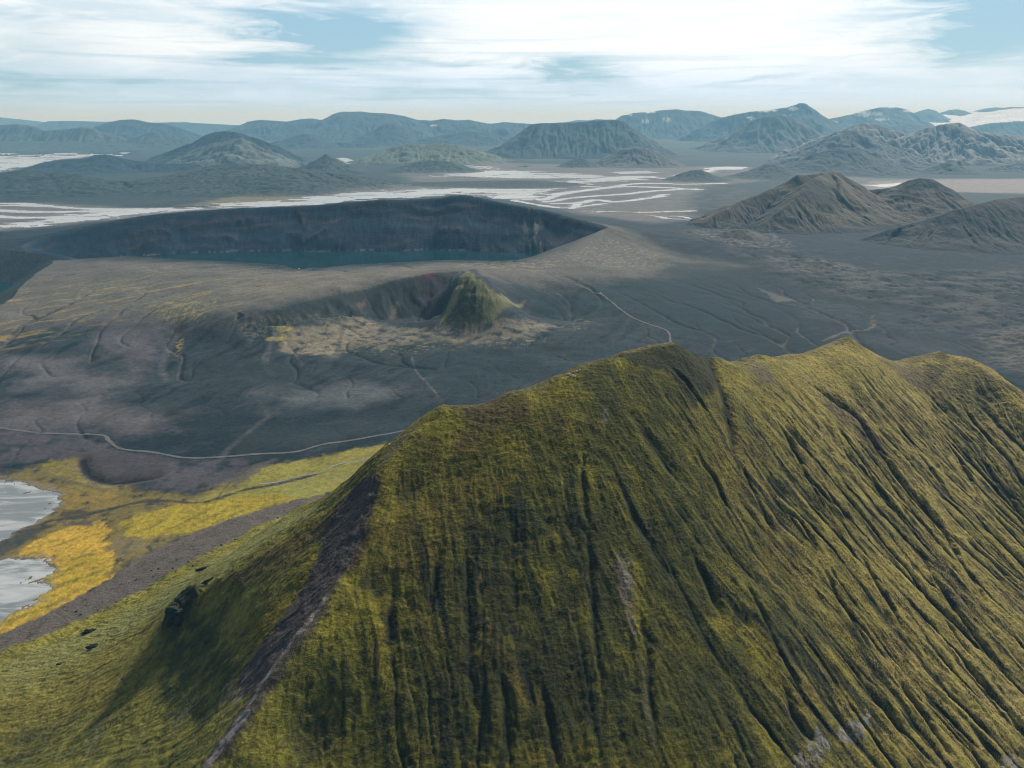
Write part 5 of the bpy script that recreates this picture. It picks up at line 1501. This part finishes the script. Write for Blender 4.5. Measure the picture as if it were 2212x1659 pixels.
mountain("hill", [(1960, 384), (2000, 366), (2030, 354), (2048, 349), (2065, 354), (2090, 370), (2115, 384)], 6700, "small dark pointed hill at the foot of the striped ridges", "hill", cols=gr, seed=495, sf=0.34)
mountain("hill", [(2100, 378), (2140, 362), (2170, 356), (2212, 350), (2260, 352)], 7000, "low hill with pale flank at the right edge below the striped ridges", "hill", cols=br, seed=497, sf=0.36)
rh = ((0.150, 0.118, 0.100), (0.066, 0.066, 0.062), (0.30, 0.24, 0.205))
mountain("mountain", [(1690, 345), (1730, 318), (1760, 302), (1790, 290), (1820, 278), (1850, 266), (1868, 264), (1885, 268), (1900, 268), (1918, 274), (1945, 282), (1965, 292)], 9000, "striped pinkish-brown ridge, the left one with a pale crest", cols=rh, seed=501, sf=0.42, gul=2.0, rough=1.2)
mountain("mountain", [(1960, 292), (1985, 282), (2010, 274), (2040, 268), (2070, 264), (2078, 268), (2095, 276), (2120, 284), (2150, 286), (2185, 290), (2240, 300), (2320, 300)], 8800, "striped pinkish-brown ridge at the right edge with jagged crest", cols=rh, seed=503, sf=0.40, gul=2.0, rough=1.2)
mountain("mountain", [(1780, 300), (1815, 288), (1850, 280), (1880, 292), (1920, 310), (1960, 330)], 8200, "darker buttress below the left striped ridge", cols=((0.085, 0.078, 0.072), (0.055, 0.060, 0.058), (0.13, 0.115, 0.10)), seed=505, sf=0.42, gul=1.6)
mountain("mountain", [(1480, 345), (1530, 320), (1560, 300), (1585, 280), (1605, 266), (1640, 252), (1680, 246), (1712, 250), (1740, 270), (1765, 290), (1800, 318), (1830, 330)], 11800, "massive blue-brown mountain below the snowy summit", cols=((0.075, 0.076, 0.070), (0.052, 0.060, 0.062), (0.11, 0.100, 0.086)), seed=511, sf=0.50, gul=1.3)
mountain("mountain", [(1500, 282), (1540, 262), (1575, 250), (1600, 244), (1640, 237), (1665, 236), (1690, 232), (1712, 226), (1724, 221), (1738, 222), (1750, 230), (1765, 242), (1785, 260), (1810, 276)], 15500, "highest summit of the far range with a snow band along its shoulder", cols=bl_, seed=513, sf=0.5,
         snow=[(1650, 238, 26, 3.0, 1), (1715, 235, 10, 4, 1), (1624, 256, 10, 3, 0.9), (1700, 249, 8, 2, 0.7)])
mountain("mountain", [(1290, 290), (1330, 258), (1345, 248), (1370, 243), (1400, 241), (1430, 237), (1470, 235), (1505, 238), (1530, 243), (1550, 250), (1600, 275)], 17500, "broad blue far dome with small snow patches behind the table mountain", cols=bl_, seed=515, sf=0.45,
         snow=[(1405, 242, 12, 1.6, 1), (1480, 237, 10, 1.2, 1), (1360, 248, 6, 2, 0.8), (1440, 258, 10, 5, 0.55), (1395, 262, 8, 3, 0.5)])
mountain("mountain", [(1230, 262), (1250, 258), (1272, 259), (1290, 256), (1306, 258), (1345, 258)], 21000, "distant blue crest peeping over the table mountain", cols=bl_, seed=516, sf=0.3)
mountain("mountain", [(1760, 262), (1800, 254), (1830, 247), (1870, 238), (1900, 231), (1935, 230), (1955, 236), (1975, 248), (2005, 266), (2030, 278)], 18500, "hazy far mountain with many snow patches", cols=bl_, seed=517, sf=0.42,
         snow=[(1865, 247, 18, 5, 0.9), (1840, 243, 8, 2.5, 0.9), (1905, 258, 16, 3, 0.7), (1925, 232, 12, 1.5, 0.8), (1890, 246, 16, 4, 0.7), (1960, 240, 8, 3, 0.7), (1800, 264, 8, 2, 0.7)])
mountain("mountain", [(1890, 280), (1930, 270), (1960, 266), (2000, 268), (2040, 276), (2080, 284)], 15000, "low blue foothill in front of the ice cap", cols=bl_, seed=519, sf=0.3)
ice = ((0.62, 0.72, 0.84), (0.52, 0.64, 0.78))
mountain("ice_cap", [(1950, 250), (1990, 243), (2030, 240), (2070, 240), (2110, 236), (2160, 232), (2212, 229), (2300, 228), (2450, 232)], 23500, "white ice cap on the skyline at the far right", "ice cap", cols=ice, seed=521, sf=0.11, sb=0.2, gul=0.4, rough=0.4)
mountain("mountain", [(1975, 246), (1988, 238), (2004, 234), (2016, 238), (2030, 246)], 22300, "dark rock peak poking out of the ice, the left one", cols=bl_, seed=523, sf=0.4)
mountain("mountain", [(2035, 242), (2055, 236), (2072, 235), (2090, 240)], 23000, "dark rock peak poking out of the ice, the middle one", cols=bl_, seed=525, sf=0.4)
mountain("mountain", [(2105, 240), (2130, 233), (2150, 231), (2165, 232), (2185, 230), (2212, 230), (2280, 232)], 23200, "dark rock crest along the ice cap at the right edge", cols=bl_, seed=527, sf=0.4)
mountain("mountain", [(2070, 280), (2110, 270), (2140, 265), (2180, 261), (2212, 260), (2300, 260)], 16500, "blue mountain with snow-dusted crest in front of the ice cap", cols=bl_, seed=529, sf=0.4, snow=[(2150, 262, 40, 2.5, 0.9), (2200, 258, 40, 3, 0.9)])
mountain("mountain", [(500, 278), (520, 268), (535, 262), (560, 258), (590, 260), (620, 262), (650, 256), (672, 255), (690, 258), (705, 256), (722, 246), (740, 241), (775, 240), (800, 243), (830, 244), (850, 246), (880, 250), (905, 258), (935, 260), (960, 256), (985, 259), (1010, 258), (1040, 264), (1060, 267), (1090, 263), (1130, 266), (1170, 268)], 16500,
         "long blue far range behind the river plain", cols=bl_, seed=531, sf=0.32, gul=1.2, snow=[(938, 271, 7, 1.5, 0.8)])
mountain("mountain", [(770, 300), (800, 284), (825, 268), (850, 266), (868, 272), (890, 288), (920, 300)], 13800, "blue conical peak in front of the long far range", cols=bl_, seed=533, sf=0.42)
mountain("mountain", [(560, 312), (610, 302), (640, 292), (665, 288), (690, 296), (720, 306), (800, 310)], 12500, "low blue hills left of the conical peak", cols=bl_, seed=535, sf=0.3)
mountain("mountain", [(880, 305), (960, 290), (1010, 282), (1050, 285), (1090, 296), (1130, 306)], 13500, "low blue hills right of the conical peak", cols=bl_, seed=537, sf=0.3)
mountain("mountain", [(-200, 268), (-60, 268), (0, 268), (40, 266), (75, 272), (95, 280), (130, 278), (175, 273), (205, 276), (220, 284), (260, 294), (300, 306)], 13000, "furrowed brown-grey cliffs at the left edge", cols=((0.085, 0.078, 0.068), (0.055, 0.058, 0.056), (0.13, 0.12, 0.10)), seed=541, sf=0.6, gul=1.5)
mountain("hill", [(-200, 306), (0, 305), (90, 304), (180, 308), (250, 306), (330, 312), (420, 318)], 12300, "pale low foothills below the furrowed cliffs", "hill", cols=gr, seed=543, sf=0.14, gul=0.8)
mountain("mountain", [(190, 284), (215, 272), (240, 262), (262, 258), (290, 257), (310, 262), (350, 266), (385, 274), (430, 290)], 15000, "blue-grey rounded mountain behind the furrowed cliffs", cols=bl_, seed=545, sf=0.4)
mountain("mountain", [(255, 308), (290, 296), (320, 286), (335, 283), (355, 290), (385, 300), (420, 312)], 12800, "small pointed blue peak left of the dark rounded peak", cols=gr, seed=547, sf=0.4)
mountain("mountain", [(90, 268), (105, 261), (150, 260), (200, 262), (240, 262), (330, 264), (400, 263), (440, 266), (480, 268), (530, 270)], 21500, "pale blue plateau on the skyline", cols=bl_, seed=549, sf=0.3)
mountain("mountain", [(-300, 240), (-100, 248), (0, 253), (40, 257), (80, 261), (110, 265)], 26000, "faintest blue slope on the skyline at the far left", cols=bl_, seed=551, sf=0.3)

# ------------------------------------------------------------------ things: sheep, vehicles, boulders, crags


def flat_mat(name, col, rough=0.7, var=0.25, sc=6.0, bump=0.02):
    m, t, b = mat_new(name)
    oc = t.n('ShaderNodeTexCoord').outputs['Object']
    n = t.noise(oc, sc, 5, 0.6)
    t.put(b.inputs['Base Color'], t.mix(t.ramp(n, 0.3, 0.7), tuple(c * (1 - var) for c in col), tuple(min(1, c * (1 + var)) for c in col)))
    b.inputs['Roughness'].default_value = rough
    bp = t.n('ShaderNodeBump')
    bp.inputs['Distance'].default_value = bump
    t.put(bp.inputs['Height'], n)
    t.put(b.inputs['Normal'], bp.outputs[0])
    return m


def eval_mesh(o, name):
    dg = bpy.context.evaluated_depsgraph_get()
    dg.update()
    me = bpy.data.meshes.new_from_object(o.evaluated_get(dg))
    me.name = name
    bpy.data.objects.remove(o)
    for p in me.polygons:
        p.use_smooth = True
    return me


def skin_mesh(name, verts, edges, radii, sub=2):
    me = bpy.data.meshes.new(name)
    me.from_pydata(verts, edges, [])
    o = bpy.data.objects.new(name, me)
    COL.objects.link(o)
    md = o.modifiers.new("skin", 'SKIN')
    for i, r in enumerate(radii):
        me.skin_vertices[0].data[i].radius = r if isinstance(r, tuple) else (r, r)
    me.skin_vertices[0].data[0].use_root = True
    s_ = o.modifiers.new("sub", 'SUBSURF')
    s_.levels = s_.render_levels = sub
    return eval_mesh(o, name)


def sheep_mesh(grazing):
    """one continuous body: fleece, neck, head with ears, four jointed legs, tail"""
    v = [(0, 0, 0.66), (0.34, 0, 0.68), (-0.36, 0, 0.67), (0.52, 0, 0.74)]
    r = [(0.27, 0.29), (0.25, 0.27), (0.25, 0.27), (0.13, 0.15)]
    e = [(0, 1), (0, 2), (1, 3)]
    head = [(0.70, 0, 0.46), (0.86, 0, 0.20)] if grazing else [(0.64, 0, 0.92), (0.86, 0, 0.86)]
    for i, h in enumerate(head):
        v.append(h)
        r.append([0.085, 0.045][i])
        e.append((3 if i == 0 else len(v) - 2, len(v) - 1))
    hv = len(v) - 2
    for s_ in (1, -1):
        v.append((head[0][0] - 0.03, 0.14 * s_, head[0][2] + 0.05))
        r.append(0.022)
        e.append((hv, len(v) - 1))
    v.append((-0.58, 0, 0.62)); r.append(0.05); e.append((2, len(v) - 1))
    for x, body in ((0.30, 1), (-0.32, 2)):
        for s_ in (1, -1):
            kx_ = x + (0.02 if body == 1 else 0.07)
            b0 = len(v)
            v += [(x, 0.13 * s_, 0.46), (kx_ - (0.14 if body == 2 else 0), 0.13 * s_, 0.26), (x + 0.0, 0.13 * s_, 0.02)]
            r += [0.085, 0.042, 0.036]
            e += [(body, b0), (b0, b0 + 1), (b0 + 1, b0 + 2)]
    return skin_mesh("sheep", v, e, r)


m_wool = flat_mat("wool", (0.72, 0.68, 0.60), 0.95, 0.15, 9.0, 0.03)
m_wool_y = flat_mat("wool_yellowish", (0.60, 0.56, 0.26), 0.95, 0.15, 9.0, 0.03)
sh_a, sh_b = sheep_mesh(True), sheep_mesh(False)
flock = [(1811.7, 1158.3, "topmost sheep of the flock, off to the upper right", 'b', 0, m_wool),
         (1802.4, 1162.8, "white sheep next below the topmost one", 'a', 0.5, m_wool),
         (1795.4, 1164.0, "yellowish-green tinted sheep of the flock on the dark slope", 'a', 2.6, m_wool_y),
         (1776.0, 1171.0, "leftmost and largest white sheep of the flock under the ridge", 'b', 0.2, m_wool),
         (1781.0, 1172.3, "white sheep just to the right of the leftmost one", 'a', 3.4, m_wool),
         (1785.7, 1177.1, "white sheep at the lower left of the tight group of four", 'a', 2.4, m_wool),
         (1790.7, 1174.4, "white sheep at the top of the tight group of four", 'b', 3.0, m_wool),
         (1793.1, 1178.9, "lowest sheep of the flock, cream coloured", 'a', 0.1, m_wool),
         (1797.5, 1177.6, "white sheep at the right of the tight group of four", 'b', 0.6, m_wool)]
ratio = PW / 3200.0
wool_meshes = {}
for px, py, lab, kind, rz, mw in flock + [(1217, 1391, "lone white sheep on the far mossy flank above the marsh", 'a', 1.0, m_wool)]:
    key = (kind, mw.name)
    if key not in wool_meshes:
        me = (sh_a if kind == 'a' else sh_b).copy()
        me.materials.clear()
        me.materials.append(mw)
        wool_meshes[key] = me
    o = bpy.data.objects.new("sheep", wool_meshes[key])
    COL.objects.link(o)
    p = cast_m(px * ratio, py * ratio)
    o.location = (p[0], p[1], float(m_height(p[0], p[1])) - 0.06)
    o.rotation_euler = (0, 0, rz)
    o.scale = (1.5, 1.5, 1.5)
    tag(o, lab, "sheep", "sheep grazing on the mossy mountain")

m_white = flat_mat("white_paint", (0.82, 0.82, 0.82), 0.35, 0.03, 2.0, 0.002)
m_glass = flat_mat("dark_glass", (0.02, 0.025, 0.03), 0.1, 0.1, 2.0, 0.0)
m_tyre = flat_mat("tyre_rubber", (0.02, 0.02, 0.02), 0.9, 0.2, 5.0, 0.005)
m_lamp = flat_mat("lamp_glass", (0.6, 0.6, 0.58), 0.2, 0.05, 5.0, 0.0)


def bm_obj(name, bm, mat, parent=None):
    me = bpy.data.meshes.new(name)
    bm.to_mesh(me)
    bm.free()
    o = bpy.data.objects.new(name, me)
    COL.objects.link(o)
    me.materials.append(mat)
    if parent:
        o.parent = parent
    return o


def extrude_profile(prof, w, bev=0.08):
    """side outline (x, z) given width, with rounded edges"""
    bm = bmesh.new()
    a = [bm.verts.new((x, -w / 2, z)) for x, z in prof]
    b = [bm.verts.new((x, w / 2, z)) for x, z in prof]
    bm.faces.new(a)
    bm.faces.new(b[::-1])
    n = len(prof)
    for i in range(n):
        bm.faces.new((a[i], b[i], b[(i + 1) % n], a[(i + 1) % n]))
    bmesh.ops.recalc_face_normals(bm, faces=bm.faces)
    bmesh.ops.bevel(bm, geom=list(bm.edges), offset=bev, segments=2, affect='EDGES', clamp_overlap=True)
    return bm


def box_bm(c, s_):
    bm = bmesh.new()
    bmesh.ops.create_cube(bm, size=1.0)
    for v in bm.verts:
        v.co = Vector((c[0] + v.co.x * s_[0], c[1] + v.co.y * s_[1], c[2] + v.co.z * s_[2]))
    return bm


def vehicle(name, prof, wid, glass_side, screen, label, cat, loc, rz, wheel_x, wr=0.36):
    root = bpy.data.objects.new(name, None)
    COL.objects.link(root)
    tag(root, label, cat)
    bm_obj("body", extrude_profile(prof, wid), m_white, root)
    for s_ in (1, -1):
        x0, x1, z0, z1 = glass_side
        bm_obj("side_window", box_bm(((x0 + x1) / 2, s_ * (wid / 2 + 0.012), (z0 + z1) / 2), (x1 - x0, 0.02, z1 - z0)), m_glass, root)
        bm_obj("headlight", box_bm((prof[0][0] + 0.0, s_ * wid * 0.36, 0.85), (0.10, 0.34, 0.18)), m_lamp, root)
    (xa, za), (xb, zb) = screen
    bm = bmesh.new()
    nx_, nz_ = (zb - za), -(xb - xa)
    L = math.hypot(nx_, nz_)
    nx_, nz_ = nx_ / L * 0.03, nz_ / L * 0.03
    if nx_ < 0:
        nx_, nz_ = -nx_, -nz_
    vs = []
    for y in (-wid * 0.42, wid * 0.42):
        for q in ((xa, za), (xb, zb)):
            for k in (0, 1):
                vs.append(bm.verts.new((q[0] + nx_ * k, y, q[1] + nz_ * k)))
    bmesh.ops.convex_hull(bm, input=vs)
    bm_obj("windscreen", bm, m_glass, root)
    for x in wheel_x:
        for s_ in (1, -1):
            bm = bmesh.new()
            bmesh.ops.create_cone(bm, cap_ends=True, segments=24, radius1=wr, radius2=wr, depth=0.24)
            bmesh.ops.bevel(bm, geom=[e for e in bm.edges if e.is_boundary or abs(e.verts[0].co.z - e.verts[1].co.z) < 1e-4], offset=0.04, segments=2, affect='EDGES')
            bmesh.ops.rotate(bm, verts=bm.verts, cent=(0, 0, 0), matrix=__import__('mathutils').Matrix.Rotation(R(90), 3, 'X'))
            bmesh.ops.translate(bm, verts=bm.verts, vec=(x, s_ * (wid / 2 - 0.06), wr))
            bm_obj("wheel", bm, m_tyre, root)
    root.location = loc
    root.rotation_euler = (0, 0, rz)
    return root


van_prof = [(3.3, 0.42), (3.3, 1.05), (2.55, 1.25), (1.85, 2.05), (1.55, 2.75), (0.8, 3.0), (-3.3, 3.0), (-3.4, 2.7), (-3.4, 0.45)]
p = cast_g(1878 * ratio, 919 * ratio)
vehicle("camper_van", van_prof, 2.3, (1.0, 1.75, 1.35, 2.0), ((2.52, 1.33), (1.9, 2.03)), "white camper van parked beside the narrow road on the dark plain", "van", (p[0], p[1], float(g_height(p[0], p[1])) + 0.02), R(-40), (2.2, -2.1))
car_prof = [(2.3, 0.38), (2.35, 0.85), (1.35, 1.05), (0.65, 1.70), (-1.75, 1.78), (-2.3, 1.05), (-2.35, 0.42)]
p = cast_g(935 * ratio, 840 * ratio)
vehicle("car", car_prof, 1.95, (-1.5, 0.55, 1.08, 1.55), ((1.28, 1.12), (0.72, 1.64)), "small white car parked on the rim above the crater lake", "car", (p[0], p[1] - 2.0, float(g_height(p[0], p[1] - 2.0)) + 0.02), R(-20), (1.45, -1.45), 0.40)

m_rock = flat_mat("dark_lava_rock", (0.034, 0.032, 0.030), 0.95, 0.5, 1.6, 0.25)
m_rock_moss = flat_mat("mossy_dark_rock", (0.022, 0.028, 0.014), 0.95, 0.7, 3.0, 0.8)


def rock_mesh(seed, sub=3, rough=0.35):
    bm = bmesh.new()
    bmesh.ops.create_icosphere(bm, subdivisions=sub, radius=1.0)
    co = np.array([v.co for v in bm.verts])
    rnd = np.random.RandomState(seed)
    # chop facets, then roughen
    for _ in range(9):
        n = rnd.randn(3)
        n /= np.linalg.norm(n)
        d = co @ n - rnd.uniform(0.55, 0.85)
        co = co - np.outer(np.clip(d, 0, None) * 0.9, n)
    k = rough * (fbm(co[:, 0] * 1.7 + seed, co[:, 1] * 1.7 + co[:, 2] * 1.3, 4, seed % 50))
    co = co * (1 + k)[:, None]
    for v, q in zip(bm.verts, co):
        v.co = Vector(q)
    me = bpy.data.meshes.new("boulder")
    bm.to_mesh(me)
    bm.free()
    return me


rocks = [rock_mesh(s_, 2) for s_ in range(6)]
for me in rocks:
    me.materials.append(m_rock)
rb = random.Random(5)
lineb = smooth_line([(20, 1392, 0), (120, 1345, 0), (235, 1288, 0), (330, 1238, 0), (400, 1203, 0), (480, 1160, 0), (560, 1118, 0), (630, 1092, 0)], 12)
nb = 0
while nb < 64:
    q = lineb[rb.randrange(len(lineb))]
    px, py = q[0] + rb.gauss(0, 16), q[1] + rb.gauss(6, 12)
    if px < 4:
        continue
    pm_ = cast_m(px, py)
    z = max(float(m_height(pm_[0], pm_[1])), float(g_height(pm_[0], pm_[1])))
    sz = rb.choice((0.45, 0.55, 0.6, 0.75, 0.9, 1.3))
    o = bpy.data.objects.new("boulder", rocks[rb.randrange(6)])
    COL.objects.link(o)
    o.location = (pm_[0], pm_[1], z + 0.2 * sz)
    o.scale = (sz * rb.uniform(0.9, 1.5), sz * rb.uniform(0.8, 1.2), sz * rb.uniform(0.6, 0.9))
    o.rotation_euler = (0, 0, rb.uniform(0, 6.28))
    tag(o, "dark boulder lying on the purple-brown scree strip between marsh and mossy flank", "boulder", "boulders on the scree strip")
    nb += 1


def crag(px, py, size, rz, seed, label, mat=m_rock_moss, sink=0.70):
    me = rock_mesh(seed, 5, 0.55)
    me.materials.append(mat)
    o = bpy.data.objects.new("rock_outcrop", me)
    COL.objects.link(o)
    p = cast_m(px, py)
    o.location = (p[0], p[1], float(m_height(p[0], p[1])) + size[2] * (0.5 - sink))
    o.scale = size
    o.rotation_euler = (0, R(10), rz)
    return tag(o, label, "rock outcrop")


crag(380, 1322, (10, 8, 10), R(35), 101, "big dark mossy crag at the end of the green rib")
crag(196, 1362, (7.5, 2.4, 3.2), R(28), 105, "dark slanting rock fin on the pale green flank, the lower left one")
crag(206, 1395, (6.5, 2.0, 2.2), R(28), 107, "low mossy rock lump just below the slanting fin")
crag(445, 1226, (10.5, 2.2, 2.6), R(38), 111, "long dark rock fin near the scree strip")
crag(452, 1256, (6.0, 1.6, 3.0), R(50), 113, "narrow upright dark rock fin above the big crag")
crag(130, 1435, (3.2, 1.8, 2.2), R(40), 117, "small dark rock on the lowest part of the green flank")
crag(267, 1466, (2.2, 1.2, 1.2), R(10), 119, "lone small boulder with a pale foot on the green flank", m_rock)
crag(447, 1384, (2.5, 2.2, 3.0), R(10), 121, "small dark rock niche below the big crag", m_rock)

# ------------------------------------------------------------------ the air: one even box of pale haze around the whole scene
hm = bpy.data.materials.new("haze")
hm.use_nodes = True
ht = hm.node_tree
ht.nodes.clear()
ho = ht.nodes.new('ShaderNodeOutputMaterial')
hv = ht.nodes.new('ShaderNodeVolumePrincipled')
hv.inputs['Color'].default_value = (0.30, 0.67, 1.0, 1)
hv.inputs['Absorption Color'].default_value = (1, 1, 1, 1)
hv.inputs['Density'].default_value = 0.000044
hv.inputs['Anisotropy'].default_value = 0.1
ht.links.new(hv.outputs[0], ho.inputs['Volume'])
xe = 64000.0
zmin, zmax = float(min(gZ.min(), mZ.min())) - 2.0, 1150.0
bmh = box_bm((0, xe / 2 - 3000, (zmin + zmax) / 2), (2 * xe, xe + 6000, zmax - zmin))
oh = bm_obj("haze", bmh, hm)
tag(oh, "pale blue haze thickening towards the far mountains", "haze", kind='stuff')
